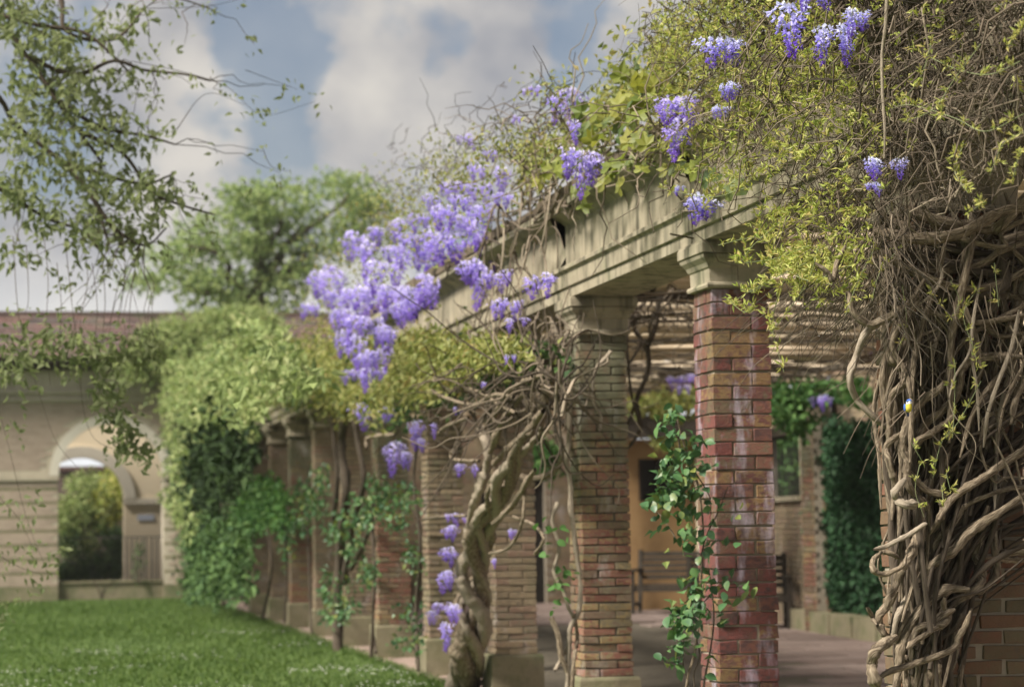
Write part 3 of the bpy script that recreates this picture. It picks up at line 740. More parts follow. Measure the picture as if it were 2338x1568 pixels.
# ------------------------------------------------------------------ plants
def plant(name, label, loc, cat='climber', group=None):
    r_ = empty(name, loc); tag(r_, label, cat, group); return r_
def P3(pts, X=None, Y=None, jit=0.0):
    """points seen on a plane X= or Y= (numbers or one value per point), with a slow wander in depth"""
    n = len(pts); out = []
    w = np.cumsum(rng.normal(0, 1, n))*jit/max(1, math.sqrt(n)) if jit else np.zeros(n)
    for i, p in enumerate(pts):
        v = (X if X is not None else Y); v = v[i] if np.ndim(v) else v
        out.append(at(p[0], p[1], X=v+w[i]) if X is not None else at(p[0], p[1], Y=v+w[i]))
    return np.array(out)
def wander(a, b, n, amp, sag=0.0):
    a, b = np.asarray(a, float), np.asarray(b, float); t = np.linspace(0, 1, n)[:, None]
    w = np.cumsum(rng.normal(0, 1, (n, 3)), 0); w -= w[0]+(w[-1]-w[0])*t
    return a*(1-t)+b*t+w*amp/math.sqrt(n)-np.array([0, 0, sag])*4*t*(1-t)

# flower clusters: hanging racemes of small two-lipped florets, tip down
def raceme(name, L, Rm, nf, m, fs=.017):
    V, T = [], []; n0 = 0
    t = rng.random(nf)**.85; ang = rng.uniform(0, 2*np.pi, nf)
    w1, w2 = rng.uniform(0, 6.3, 2)
    env = Rm*np.interp(t, [0, .15, .4, .75, 1], [.5, 1, .82, .45, .08])*rng.uniform(.5, 1.2, nf)*(1+.3*np.sin(2*ang+7*t+w1)+.2*np.sin(ang-11*t+w2))
    C = np.stack([np.cos(ang)*env, np.sin(ang)*env, -t*L+rng.normal(0, .015, nf)], -1)
    out = unit(np.stack([np.cos(ang), np.sin(ang), -.25-.5*t+rng.normal(0, .35, nf)], -1))
    side = unit(np.cross(out, np.array([0, 0, 1.0]))); upv = np.cross(side, out)
    s = fs*(1.15-.70*t)*rng.uniform(.8, 1.2, nf); s = s[:, None]
    def tri(*ps):
        nonlocal n0
        k = len(ps); V.append(np.stack(ps, 1).reshape(-1, 3)); o = (np.arange(nf)*k)[:, None]+n0
        T.append(np.concatenate([o+np.array((0, i, i+1)) for i in range(1, k-1)])); n0 += nf*k
    # banner, two wings and a keel
    tri(C, C+side*s*.62+upv*s*.55, C+upv*s*1.15-out*s*.1, C-side*s*.62+upv*s*.55)
    tri(C, C+out*s*.9+side*s*.35, C+out*s*1.15+upv*s*.25, C+upv*s*.35)
    tri(C, C+upv*s*.35, C+out*s*1.15+upv*s*.2, C+out*s*.9-side*s*.35)
    tri(C, C+out*s*.95-side*s*.25-upv*s*.25, C+out*s*.95+side*s*.25-upv*s*.25)
    return mesh_np(name, np.vstack(V), np.vstack(T), None, m)
def rac_stem():
    tb = Tubes(); tb.add([(0, 0, .10), (.004, 0, -.2), (0, .006, -.55), (0, 0, -.97)], [.014, .010, .006, .003], 4, 0, 4); return tb.mesh('flower_cluster', M['twig_green'])
RSTEM = rac_stem()
RAC = [raceme('florets', 1.0, .19+.02*i, 120, M['petal'], .080) for i in range(4)]     # unit length, scaled in place
RACM = [raceme('florets', 1.0, .19+.02*i, 130, M['petal_mid'], .080) for i in range(4)]
def rac_at(root, x, y, w, h, X=None, Y=None, mid=True, tilt=.12):
    """racemes filling a patch w x h of the picture whose top is at (x, y-h/2)"""
    p0 = at(x, y-h/2, X=X, Y=Y); z = (p0-CPOS)@_fw; mpp = z/FPX
    L_ = h*mpp; n = max(1, int(round(w/(h*.32))))
    for i in range(n):
        f = 0 if n == 1 else (i/(n-1)-.5)+rng.normal(0, .08)
        wide = min(max(w/n*1.25, h*.30), h*.5)
        hh = L_*(1 if n == 1 else rng.uniform(.6, 1.05)*(1-.3*abs(f)))
        sx = wide*mpp/.44
        k = int(rng.integers(4)); me = (RACM if mid else RAC)[k]
        p = p0+CRT*f*(w-wide*.8)*mpp+np.array([rng.normal(0, .01), rng.normal(0, .05) if mid else rng.normal(0, .02), -rng.uniform(0, .14)*L_*(n > 1)])
        o = link('flower_cluster', RSTEM, root, tuple(p-np.array(root.location)), (rng.normal(0, tilt), rng.normal(0, tilt), rng.uniform(0, 6.3)), (sx, sx, hh))
        link('florets', me, o)['kind'] = 'stuff'

# ---- the big wisteria on the near pillar: twisted stems
W1 = plant('wisteria', 'massive tangle of twisted grey-brown wisteria stems coiling round the near pillar', (3.6, 8.45, 0), 'wisteria')
def c2(*p): return src(2100, 1250, 3.6725, p)
def c3(*p): return src(2100, 900, 3.92, p)
def c5(*p): return src(1900, 600, 1.457, p)
PXM = FPX/9.0
def stem(pts, wpx, s, Y0=8.42, jit=.05, m='bark', root=W1, taper=.85, lump=.06, sides=11, per=9, name='stem', X=None):
    r = wpx/s*.9352/PXM/2*(1.18 if wpx/s > 9 else 1.0)
    P = P3(pts, Y=Y0, jit=jit) if X is None else P3(pts, X=X, jit=jit)
    t = Tubes(); t.add(P, [r*.45, r*.95, r, r, r*(.5+.5*taper), r*(.5+.5*taper), r*taper, r*taper, r*taper*.4], sides, lump, per)
    par(t.build(name, M[m], root), root)
    return P
def S2(w, Y0, *p, **k): return stem(c2(*p), w, 3.6725, Y0, **k)
def S3(w, Y0, *p, **k): return stem(c3(*p), w, 3.92, Y0, **k)
def S5(w, Y0, *p, **k): return stem(c5(*p), w, 1.457, Y0, **k)
S2(72, 8.30, (1480, -170), (1250, 0), (1100, 90), (950, 210), (850, 330), (720, 420), (640, 480), (598, 545), (590, 640), (600, 740), (560, 900), (500, 1100), (470, 1300))
S2(72, 8.36, (1150, -60), (1100, 80), (1060, 260), (1040, 380), (1080, 480), (1090, 580), (1040, 680), (930, 750), (820, 830), (780, 880), (700, 940))
S2(76, 8.33, (980, 690), (800, 690), (660, 760), (540, 880), (450, 1000), (390, 1130), (360, 1260), (345, 1400), (300, 1600))
S2(58, 8.28, (850, 870), (780, 900), (690, 960), (660, 1010), (560, 1020), (500, 1070), (480, 1150))
S2(50, 8.30, (790, 960), (720, 1010), (640, 1050), (560, 1110), (480, 1160), (415, 1225))
S2(46, 8.27, (760, 760), (750, 850), (790, 950), (740, 1010), (650, 1000))
S2(84, 8.29, (330, 1110), (220, 1175), (135, 1250), (108, 1350), (120, 1470), (165, 1560), taper=1)
S2(50, 8.25, (130, 1515), (260, 1430), (450, 1370), (620, 1310), (780, 1250), (865, 1185), (880, 1120), (950, 1000), (990, 880), taper=.9)
S2(64, 8.34, (330, 700), (250, 830), (175, 920), (170, 1000), (210, 1090), (275, 1150))
S2(36, 8.22, (600, 100), (560, 120), (440, 200), (320, 260), (220, 310), (120, 332), m='bark_pale', taper=1)
S2(42, 8.26, (200, 355), (130, 410), (108, 480), (140, 540), (220, 558), (290, 530), (380, 480), (420, 380), m='bark')
S2(40, 8.25, (190, 350), (280, 370), (350, 410))
S2(66, 8.31, (560, -60), (520, 180), (470, 330), (420, 440), (350, 540), (320, 640), (260, 760), (230, 870))
S2(48, 8.30, (740, -20), (720, 60), (690, 120), (590, 210), (560, 260))
S2(50, 8.33, (930, -60), (900, 0), (820, 120), (680, 270), (620, 400), (570, 520), (520, 640), (540, 760), (580, 810))
S2(60, 8.40, (1250, -120), (1220, 0), (1200, 150), (1210, 330), (1230, 480), (1200, 600), (1090, 700), (1040, 725))
S2(50, 8.34, (1560, 360), (1440, 355), (1350, 365), (1260, 345))
S2(44, 8.38, (1080, 400), (1260, 415), (1440, 430), (1560, 420))
S2(44, 8.36, (480, 640), (400, 800), (330, 940), (300, 1080), (290, 1130), m='bark_pale')
S2(40, 8.34, (440, 880), (370, 1030), (310, 1180))
for p in (((600, 1080), (580, 1300), (590, 1500), (600, 1600)), ((650, 1180), (640, 1400), (620, 1600)), ((470, 1180), (470, 1400), (480, 1600)), ((420, 1280), (360, 1440), (310, 1600)),
          ((690, 1240), (690, 1400), (710, 1600)), ((540, 1230), (520, 1420), (530, 1600)), ((380, 1300), (400, 1450), (420, 1600))):
    S2(56, 8.42, *p)
S2(34, 8.30, (60, 850), (110, 940), (150, 1010), m='bark')
S2(46, 8.36, (960, 820), (900, 960), (820, 1060), (640, 1180), m='bark_dark')
S2(40, 8.34, (1000, 860), (930, 1040), (870, 1140), (880, 1200), (860, 1330), (825, 1430), taper=.3)
S3(76, 8.30, (1568, -110), (1350, -120), (1120, -95), (1020, -60), (965, 20), (950, 150), (900, 280), (780, 400), (650, 500), (570, 620), (540, 720), (470, 860))
S3(70, 8.28, (800, 120), (760, 190), (620, 280), (520, 400), (450, 520), (420, 640), (410, 760), (450, 870), (440, 1000), (470, 1130), (560, 1240), (640, 1320), (660, 1500))
S3(52, 8.26, (900, 440), (850, 500), (760, 560), (660, 630), (550, 680), (480, 750), (455, 850))
S5(22, 8.27, (372, 250), (335, 285), (300, 330), (275, 400), (255, 470), (275, 540), (330, 600), (410, 670), m='bark_pale')
S3(56, 8.32, (420, 600), (300, 680), (250, 760), (270, 860), (300, 980), (330, 1080), (320, 1250), (300, 1450))
S3(62, 8.33, (470, 980), (550, 1090), (650, 1170), (780, 1210), (860, 1260))
S3(66, 8.27, (430, 1050), (340, 1170), (350, 1240), (430, 1300), (560, 1290), m='bark_pale', taper=1)
S3(66, 8.38, (890, 300), (870, 500), (840, 700), (820, 850), (780, 950), (640, 1090), (560, 1180), (500, 1400))
S3(66, 8.37, (1660, 730), (1568, 780), (1350, 920), (1150, 1060), (1000, 1150), (850, 1280), (750, 1450))
S3(42, 8.35, (1660, 1110), (1568, 1130), (1400, 1150), (1200, 1220), (1000, 1320), (850, 1500))
S3(30, 8.24, (1500, -80), (1450, 80), (1420, 250), (1330, 390), (1200, 470), (1170, 600), (1150, 750), (1200, 930), (1290, 1080), (1400, 1040), (1568, 1030))
S3(36, 8.36, (1660, 370), (1568, 410), (1350, 510), (1200, 590), (1050, 640))
S3(42, 8.30, (760, 1250), (785, 1330), (740, 1450), (650, 1600))
S3(30, 8.34, (1130, 240), (1300, 270), (1450, 320), (1600, 400))
S5(30, 8.30, (470, 270), (455, 340), (400, 430), (395, 480), (415, 560), (405, 650))
S5(26, 8.28, (385, 330), (400, 400), (450, 440), (455, 480), (400, 540), (395, 640))
S5(20, 8.34, (385, 370), (370, 470), (378, 560), (395, 640), (390, 740))
S5(22, 8.26, (520, 120), (470, 200), (400, 250), (330, 280), (270, 240), (250, 160))
S5(16, 8.24, (240, 0), (210, 60), (195, 120), (175, 95), (130, 60))
for i in range(26):        # stems swept sideways under the beam
    y0 = rng.uniform(470, 660); x0 = rng.uniform(1990, 2150); dy = rng.normal(0, 35)
    pts = [(x0, y0), (x0+90, y0+35+dy*.4), (x0+200, y0+45+dy), (2290, y0+25+dy*1.2+rng.normal(0, 18)), (2400, y0-20+dy*1.4+rng.normal(0, 25))]
    stem(pts, rng.uniform(10, 26), .9352, 8.40+rng.uniform(-.12, .14), jit=.06, m=('bark', 'bark', 'bark_dark')[i % 3], sides=6)
# medium stems sweeping and crossing over the upper half, pale bark making some look lit
for i in range(50):
    x1 = rng.uniform(2010, 2400); y1 = rng.uniform(430, 760); x2 = x1+rng.normal(-70, 70); y2 = y1+rng.uniform(180, 520)
    bend = rng.normal(0, 55)
    pts = [(x1, y1), (x1+(x2-x1)*.15+bend*.7, y1+(y2-y1)*.25), (x1+(x2-x1)*.5+bend, y1+(y2-y1)*.5), (x1+(x2-x1)*.85+bend*.3, y1+(y2-y1)*.75), (x2, y2)]
    if min(p[0] for p in pts) < 1985 or max(p[0] for p in pts if p[1] > 1250) > 2230 if any(p[1] > 1250 for p in pts) else min(p[0] for p in pts) < 1985: continue
    stem(pts, rng.uniform(7, 17), .9352, 8.34+rng.uniform(-.09, .1), jit=.05, m=('bark', 'bark_pale', 'bark')[i % 3], sides=6)
# crowded thinner stems behind the thick ones, mostly darker bark painting the shade there
t1, t2 = Tubes(), Tubes()
for i in range(170):
    x1 = rng.uniform(2035, 2345); y1 = rng.uniform(520, 1250)
    bx = np.interp(x1, [2000, 2340], [2020, 2190])+rng.normal(0, 35); by = min(1640, y1+rng.uniform(250, 750))
    if by > 850: bx = max(bx, 2028+rng.uniform(0, 15))
    if by > 1250: bx = min(bx, 2180+rng.normal(0, 20))
    if rng.random() < .2: x1, bx = bx, x1
    px_ = [(x1, y1), (x1+(bx-x1)*.3+rng.normal(0, 18), y1+(by-y1)*.3), (x1+(bx-x1)*.65+rng.normal(0, 18), y1+(by-y1)*.65), (bx, by)]
    if max(p[1] for p in px_) > 1290 and max(p[0] for p in px_ if p[1] > 1290) > 2215: continue
    P = P3(px_, Y=8.50+rng.uniform(-.1, .07), jit=.07)
    (t1 if i % 3 == 0 else t2).add(P, [rng.uniform(.004, .013)]*2, 5, .05, 6)
for i in range(60):        # diagonal ones from the right
    y1 = rng.uniform(820, 1290); P = P3([(2380, y1), (2250, y1+rng.uniform(40, 120)), (2150, y1+rng.uniform(120, 260)), (2090, y1+rng.uniform(250, 420))], Y=8.46+rng.uniform(-.1, .08), jit=.05)
    t2.add(P, [rng.uniform(.004, .012)]*2, 5, .05, 6)
par(t1.build('stem_tangle', M['bark'], W1), W1, 'stuff'); par(t2.build('stem_tangle', M['bark_dark'], W1), W1, 'stuff')
t1 = Tubes(); t2 = Tubes(); t3 = Tubes()
for i in range(650):       # wiry twigs hanging over the stems
    x = rng.choice([rng.uniform(1980, 2340), rng.normal(2060, 50), rng.normal(1960, 60)]); y = rng.uniform(430, 900) if x > 2040 else rng.uniform(440, 680)
    l = rng.uniform(60, 240); a = rng.normal(0, .35)+(.35 if x < 2000 else 0)
    Y_ = 8.40+rng.uniform(-.2, .2) if x > 2040 else None
    pts = [(x, y), (x-l*.3*a+rng.normal(0, 12), y+l*.33), (x-l*.8*a+rng.normal(0, 16), y+l*.66), (x-l*1.2*a+rng.normal(0, 25), y+l)]
    P = P3(pts, Y=Y_, jit=.05) if Y_ else P3(pts, X=3.45+rng.uniform(-.25, .1), jit=.05)
    (t1, t2, t2, t3)[i % 4].add(P, [rng.uniform(.0016, .004), .0012], 3, 0, 5)
par(t1.build('twig', M['twig'], W1), W1, 'stuff'); par(t2.build('twig', M['twig_dark'], W1), W1, 'stuff'); par(t3.build('twig', M['twig'], W1), W1, 'stuff')
# single pale shoot hanging straight down with a bloom at its end
sh_p = P3([(2027, -40), (2022, 60), (2014, 130), (2016, 230), (2020, 300), (2019, 362)], X=3.05)
t = Tubes(); t.add(sh_p, [.007, .006, .0035], 6, .04, 6); par(t.build('hanging_shoot', M['bark_pale'], W1), W1)
for a in ((1812, 70, 62, 130), (1855, 8, 55, 80), (1905, 108, 68, 130), (1957, 62, 52, 85), (1648, 128, 95, 92), (1662, 212, 56, 52), (1636, 263, 36, 38), (1540, 268, 80, 100), (1535, 330, 45, 95)):
    rac_at(W1, *a, X=3.02 if a[0] > 1700 else 3.1, mid=a[0] < 1600)
rac_at(W1, 2012, 395, 66, 75, X=3.05, mid=False); rac_at(W1, 1983, 436, 30, 34, X=3.05, mid=False)
rac_at(W1, 1600, 487, 75, 95, X=3.3, mid=False); rac_at(W1, 1553, 437, 30, 24, X=3.3, mid=False)

# ---- clematis: wiry mass of small yellow-green leaves over the beam
K1 = plant('clematis', 'wiry mass of small yellow-green clematis leaves spilling over the beam by the near pillar', (3.4, 9.5, 0))
def in_mass(x, y):
    """how thickly the leaves stand at that place, 0 to 1"""
    top = np.interp(x, [1470, 1500, 1560, 1700], [130, 20, -40, -60])
    bot = np.interp(x, [1470, 1560, 1640, 1700, 1760, 1850, 1960, 2020, 2100, 2338], [300, 390, 430, 480, 640, 690, 680, 420, 320, 200])
    d = np.clip((y-top)/40, 0, 1)*np.clip((bot-y)/90+.25, 0, 1)
    d *= np.interp(x, [1450, 1520, 1850, 1960, 2040, 2338], [0, 1.15, 1, .5, .13, .07])
    yb = np.interp(x, [1600, 1700, 1850, 1950], [500, 465, 400, 350]); d = d*np.where((np.abs(y-yb) < 42) & (x > 1600) & (x < 1930), .3, 1.0)
    d *= np.interp(y, [0, 250, 330, 430, 560, 700], [1, .9, .55, .5, .8, .75])
    return d
xs, ys = rng.uniform(1450, 2345, 40000), rng.uniform(-60, 760, 40000)
lump_ = .5+.5*np.sin(xs*.045+2*np.sin(ys*.031))*np.sin(ys*.052+1.7*np.sin(xs*.027+1))
keep = rng.random(40000) < in_mass(xs, ys)*(.10+.34*np.clip(lump_, 0, 1)**1.3)
xs, ys = xs[keep], ys[keep]
C = []
for x, y in zip(xs, ys):
    up_ = np.clip((330-y)/330, 0, 1)
    C.append(at(x, y, X=3.12+rng.gamma(1.6, .1)+.35*up_*rng.random()*1.2-.05))
C = np.array(C)
A = unit(rng.normal(size=C.shape)*.8+np.array([-.5, -.35, .25]))
big = np.argsort((C-CPOS)@_fw)[:0]
Lf = Leaves(); Lf.sprig(C, A, .033, .0095, 6, 1.0); par(Lf.build('leaf_sprig', M['clematis'], K1), K1, 'stuff')
print('clematis sprigs', len(C))
# sprigs that stand clear of the mass, one by one, on long shoots
SPR = []
for i in range(6):
    l_ = Leaves(); n_ = 3
    l_.sprig(np.array([(0, 0, 0), (.006, 0, .012), (-.004, .004, .03)]), np.array([(0, -.2, .4), (.6, 0, .4), (-.3, 0, .9)]), .040, .0115, 4, .8)
    SPR.append(l_.mesh('leaf_sprig', M['clematis']))
tg = Tubes()
def shoot(pts, n, X=None, Y=None, r=.0022, size=1.0):
    P = catmull(P3(pts, X=X, Y=Y, jit=.03), 8); tg.add(P, [r, r*.6], 4)
    for k in range(n):
        p = P[min(len(P)-1, int((k+.6)/n*len(P)))]
        link('leaf_sprig', SPR[int(rng.integers(6))], K1, tuple(p-np.array(K1.location)), (rng.normal(0, .7), rng.normal(0, .7), rng.uniform(0, 6.3)), (size*rng.uniform(.8, 1.25),)*3)
SH = [([(1790, 500), (1720, 560), (1690, 600), (1680, 595)], 7), ([(1850, 560), (1770, 590), (1700, 600)], 8), ([(1800, 620), (1730, 655), (1670, 690)], 8), ([(1790, 640), (1765, 720), (1765, 760), (1790, 850)], 8),
      ([(1840, 600), (1760, 640), (1720, 665), (1690, 660)], 8), ([(1730, 700), (1700, 712), (1668, 690)], 6), ([(1750, 540), (1700, 545), (1640, 560)], 5), ([(1700, 430), (1620, 450), (1510, 430)], 8),
      ([(1700, 400), (1640, 440), (1600, 480)], 5), ([(1900, 650), (1800, 620), (1740, 600)], 8), ([(1950, 600), (1850, 640), (1790, 610)], 9), ([(1870, 560), (1840, 650), (1760, 760)], 6)]
for p, n in SH: shoot(p, n, X=3.12, r=.002, size=.8)
SR = [([(2338, 260), (2250, 300), (2180, 270), (2080, 240), (2030, 250)], 8), ([(2240, 100), (2180, 180), (2130, 250), (2060, 280)], 8), ([(2330, 140), (2260, 170), (2190, 160), (2120, 130)], 6),
      ([(2200, 330), (2180, 390), (2210, 440)], 9), ([(2338, 300), (2290, 330), (2260, 400)], 6), ([(2250, 460), (2220, 480)], 4), ([(2130, 90), (2100, 180), (2050, 240)], 6), ([(2338, 60), (2300, 110)], 4), ([(2330, 340), (2310, 420)], 5)]
for p, n in SR: shoot(p, n, X=3.1, r=.0018, size=.58)
for p, n in (([(2230, 660), (2200, 720), (2225, 800), (2230, 840)], 12), ([(2170, 640), (2190, 690), (2160, 740)], 5), ([(2060, 650), (2070, 740), (2050, 800)], 5), ([(2120, 660), (2150, 700)], 4), ([(2240, 870), (2190, 960), (2150, 1010), (2130, 1090)], 12),
            ([(2180, 820), (2180, 900), (2175, 1000)], 6), ([(2100, 1060), (2090, 1120), (2110, 1180)], 4), ([(2160, 1080), (2170, 1120)], 4), ([(2150, 1110), (2155, 1160)], 3), ([(2060, 560), (2010, 620), (1990, 690)], 8), ([(2000, 560), (1960, 640), (1930, 720)], 9), ([(2270, 600), (2280, 700)], 4), ([(2080, 1010), (2110, 1060)], 4)):
    shoot(p, max(2, int(n*.7)), Y=8.17, r=.0016, size=.62)
par(tg.build('green_shoot', M['twig_green'], K1), K1, 'stuff')
# twiggy inside of the mass
t1, t2 = Tubes(), Tubes()
for i in range(1700):
    x = rng.uniform(1480, 2360); y = rng.uniform(-40, 520)
    lim = np.interp(x, [1480, 1700, 1900, 2050, 2338], [330, 400, 560, 560, 330])
    if y > lim: continue
    P = [at(x, y, X=3.3+rng.uniform(-.15, .35))]
    d = rand_dirs(1, (0, 0, -.3))[0]*rng.uniform(.12, .4)
    P = wander(P[0], P[0]+d, 7, .09, rng.normal(0, .05))
    (t2 if (x > 1950 and i % 8) or i % 4 else t1).add(P, [rng.uniform(.0015, .004), .001], 3)  # darker twigs towards the right stand in for shade under the mass
for i in range(60):
    x = rng.uniform(1600, 2338); a = at(x, rng.uniform(0, 250), X=3.2); b_ = at(x-rng.uniform(50, 260), rng.uniform(200, 520), X=3.15)
    t1.add(wander(a, b_, 12, .12, .08), [.004, .0025], 4)
par(t1.build('twig', M['twig'], K1), K1, 'stuff'); par(t2.build('twig', M['twig_dark'], K1), K1, 'stuff')
t = Tubes()  # dark twig mat laid over the beam face in place of its shade
for i in range(1500):
    x = rng.uniform(1960, 2420); lo = 1217-(x-39)*.43
    y = rng.uniform(-40, 600)
    if y > lo+40 or (x > 2130 and abs(y-(lo-45)) < 55 and rng.random() < .8): continue
    a = at(x, y, X=3.42+rng.uniform(-.06, .04)); d = rand_dirs(1, (0, 0, -.6))[0]*rng.uniform(.1, .35)*np.array([.2, 1, 1])
    t.add(wander(a, a+d, 6, .06), [rng.uniform(.002, .006), .0015], 3)
par(t.build('twig', M['twig_dark'], K1), K1, 'stuff')
# dead stems packed on the beam, added as dark fill for a shaded depth
t = Tubes()
for i in range(2200):
    c = np.array([rng.uniform(3.38, 4.3), rng.uniform(6.2, 11.0), rng.uniform(3.4, 4.0)])
    d = rand_dirs(1)[0]*rng.uniform(.15, .45)
    t.add(wander(c-d, c+d, 5, .1), [rng.uniform(.003, .012) if c[1] < 9.3 else .003]*2, 3)
par(t.build('dead_growth', M['twig_dark'], K1), K1, 'stuff')
Lf = Leaves(); n_ = 5000
C = np.stack([rng.uniform(3.3, 4.6, n_), rng.uniform(6.0, 13.2, n_), 3.45+rng.random(n_)*.75], -1)
Lf.add(C, L=.06, W=.03); par(Lf.build('inner_foliage', M['wist_leaf'], K1), K1, 'stuff')

# ---- vine with large lobed leaves on the beam between the two near pillars
def lobed_leaf(name, m, s=.11):
    ang = np.linspace(0, 2*np.pi, 16)[:-1]; rad = np.array([.25, .55, .78, .62, 1.0, .66, .80, .55, .62, .52, .60, .80, .66, .9, .55])
    rad = np.array([.30, .62, .80, .55, .95, .60, 1.15, .62, .95, .55, .80, .62, .45, .18, .22])
    V = [(0, 0, .0)]; 
    for a, r in zip(ang, rad):
        b = a-math.pi*.25; x, y = r*math.cos(b), r*math.sin(b); V.append((x*s, y*s, -.25*s*r*r+.1*s*math.sin(3*b)))
    T = [(0, i, i % 15+1) for i in range(1, 16)]
    return mesh_np(name, V, T, None, m)
LOB = [lobed_leaf('leaf', M['grape_leaf'], s) for s in (.06, .075, .09)]
V1 = plant('grape_vine', 'vine with big lobed yellow-green leaves along the beam top', (3.4, 13, 0))
for (x, y, r_, n) in ((1450, 235, 60, 12), (1390, 280, 50, 9), (1340, 300, 45, 8), (1270, 400, 35, 5), (1460, 370, 40, 7), (1500, 320, 40, 7), (1400, 400, 45, 7), (1330, 450, 30, 5), (1480, 200, 50, 8), (1290, 370, 40, 6),
                      (1680, 380, 25, 3), (1610, 400, 30, 3), (1540, 390, 30, 4), (1240, 395, 18, 2), (1440, 320, 40, 6), (1560, 240, 40, 5), (1660, 440, 25, 2)):
    for i in range(n):
        p = at(x+rng.normal(0, r_*.6), y+rng.normal(0, r_*.45), X=3.25+rng.normal(0, .07))
        link('leaf', LOB[int(rng.integers(3))], V1, tuple(p-np.array(V1.location)), (R(65)+rng.normal(0, .5), rng.normal(0, .5), R(-50)+rng.normal(0, .7)), None)
t = Tubes()
for i in range(60):
    a = at(rng.uniform(1180, 1560), rng.uniform(250, 420), X=3.3); t.add(wander(a, a+rand_dirs(1, (0, -.5, 0))[0]*rng.uniform(.3, .9), 9, .12), [.006, .002], 4)
par(t.build('stem', M['twig'], V1), V1, 'stuff')
Lf = Leaves(); n_ = 2600; x = rng.uniform(1180, 1560, n_); yy = np.interp(x, [1180, 1300, 1450, 1560], [400, 330, 220, 140])+rng.normal(0, 45, n_)
Lf.add(np.array([at(a, b, X=3.35+rng.uniform(0, .5)) for a, b in zip(x, yy)]), L=.05, W=.024)
par(Lf.build('small_leaves', M['wist_leaf'], V1), V1, 'stuff')

# ---- second wisteria: twisted trunk before the third pillar, purple curtain over the beam
W2 = plant('wisteria', 'wisteria with a thick rope-twisted trunk and a great curtain of lilac blossom', (3.45, 18.0, 0), 'wisteria')
def c1(*p): return src(700, 850, 1.896, p)
def T1(w, X, *p, m='bark', name='branch', **k):
    pts = c1(*p); P = P3(pts, X=X, jit=.03); z = (P-CPOS)@_fw
    r = w/1.896*.9352*z/FPX/2
    t = Tubes(); t.add(P, list(r*np.linspace(1, k.get('taper', .8), len(r))), k.get('sides', 12), k.get('lump', .11), 10)
    par(t.build(name, M[m], W2), W2); return P
# the trunk: a rope of three strands wound round each other
ctr = c1((800, 1640), (835, 1480), (862, 1320), (855, 1160), (862, 1000), (900, 850), (955, 730), (1010, 610), (1075, 490), (1150, 370))
CT = catmull(P3(ctr, X=list(np.linspace(3.44, 3.2, len(ctr)))), 14); nC = len(CT)
sidev = np.array([.18, -.98, 0]); s_ = np.linspace(0, 1, nC)
for w_, ph, rad, turns in ((.062, 0, .064, 2.7), (.056, 2.2, .072, 2.7), (.040, 4.2, .080, 2.9), (.024, 5.4, .100, 2.2), (.018, 1.2, .105, 2.4)):
    th = ph+s_*turns*6.283; rr = rad*np.interp(s_, [0, .12, .35, .6, 1], [1.0, 1.15, 1.3, .9, .55])
    P = CT+CRT[None]*np.cos(th)[:, None]*rr[:, None]+np.cross(CRT, np.array([0, .2, 1]))[None]*np.sin(th)[:, None]*rr[:, None]
    t = Tubes(); t.add(P+rng.normal(0, .004, P.shape), list(w_*np.interp(s_, [0, .08, .3, .85, 1], [1.5, 1.1, .95, .62, .12])), 14, .055); par(t.build('trunk', M['bark_pale' if ph in (2.2, 1.2, 4.2) else 'bark'], W2), W2)
T1(50, 3.28, (1120, 430), (1160, 350), (1190, 270), (1215, 180), (1240, 90))
T1(44, 3.24, (840, 880), (850, 800), (870, 720), (900, 640), (925, 560), (930, 480), (900, 370), m='bark_pale')
T1(26, 3.18, (960, 810), (1050, 720), (1110, 620), (1150, 560), m='bark')
T1(28, 3.5, (1040, 590), (1150, 600), (1230, 575), (1275, 510), (1270, 430), (1220, 330), (1190, 270))
T1(15, 3.2, (940, 950), (1030, 920), (1085, 820), (1100, 700), (1105, 600))
T1(36, 3.2, (1190, 290), (1120, 380), (1020, 470), (960, 530), m='bark')
T1(30, 3.2, (1100, 200), (1010, 320), (960, 440), (940, 480))
T1(16, 3.1, (1050, 225), (960, 215), (860, 260), (740, 230), (660, 190))
T1(14, 3.1, (840, 320), (740, 360), (700, 395))
T1(16, 3.1, (1060, 300), (960, 245), (930, 220), (800, 170))
T1(13, 3.1, (830, 775), (720, 778), (630, 792))
T1(16, 3.3, (1050, 780), (1140, 815), (1190, 880), (1150, 950))
T1(18, 3.12, (1200, 120), (1080, 160), (1000, 240), (960, 330), (990, 340))
T1(14, 3.1, (890, 520), (780, 515), (760, 490), (800, 440))
T1(18, 3.1, (500, 400), (420, 405), (370, 420), (370, 460))
t1, t2 = Tubes(), Tubes()
for i in range(170):       # tangle under the beam round the trunk's head
    p = c1((rng.uniform(820, 1290), rng.uniform(-20, 330)))[0]
    a = at(*p, X=3.3+rng.uniform(-.25, .25)); d = rand_dirs(1, (0, .3, -.1))[0]*rng.uniform(.3, .9); d[1] = abs(d[1]) if p[0] > 1180 else d[1]
    (t1, t2)[i % 2].add(wander(a, a+d, 6, .10, rng.normal(0, .12)), [rng.uniform(.004, .014), .003], 4, .05, 4)
for i in range(34):        # loops of bare stem on the beam face by the blossom
    x = rng.uniform(1100, 1290); y = np.interp(x, [1100, 1290], [560, 440])+rng.uniform(-40, 190)
    a = at(x, y, X=3.42+rng.uniform(-.12, .02)); th = np.linspace(0, rng.uniform(2, 6), 12); rr = rng.uniform(.06, .22)
    P = a+np.stack([rng.normal(0, .03)*th, np.cos(th)*rr, np.sin(th)*rr*1.2], -1)+np.linspace(0, 1, 12)[:, None]*np.array([0, rng.normal(0, .3), -.25])
    t1.add(P, [rng.uniform(.004, .011), .004], 4, .04, 3)
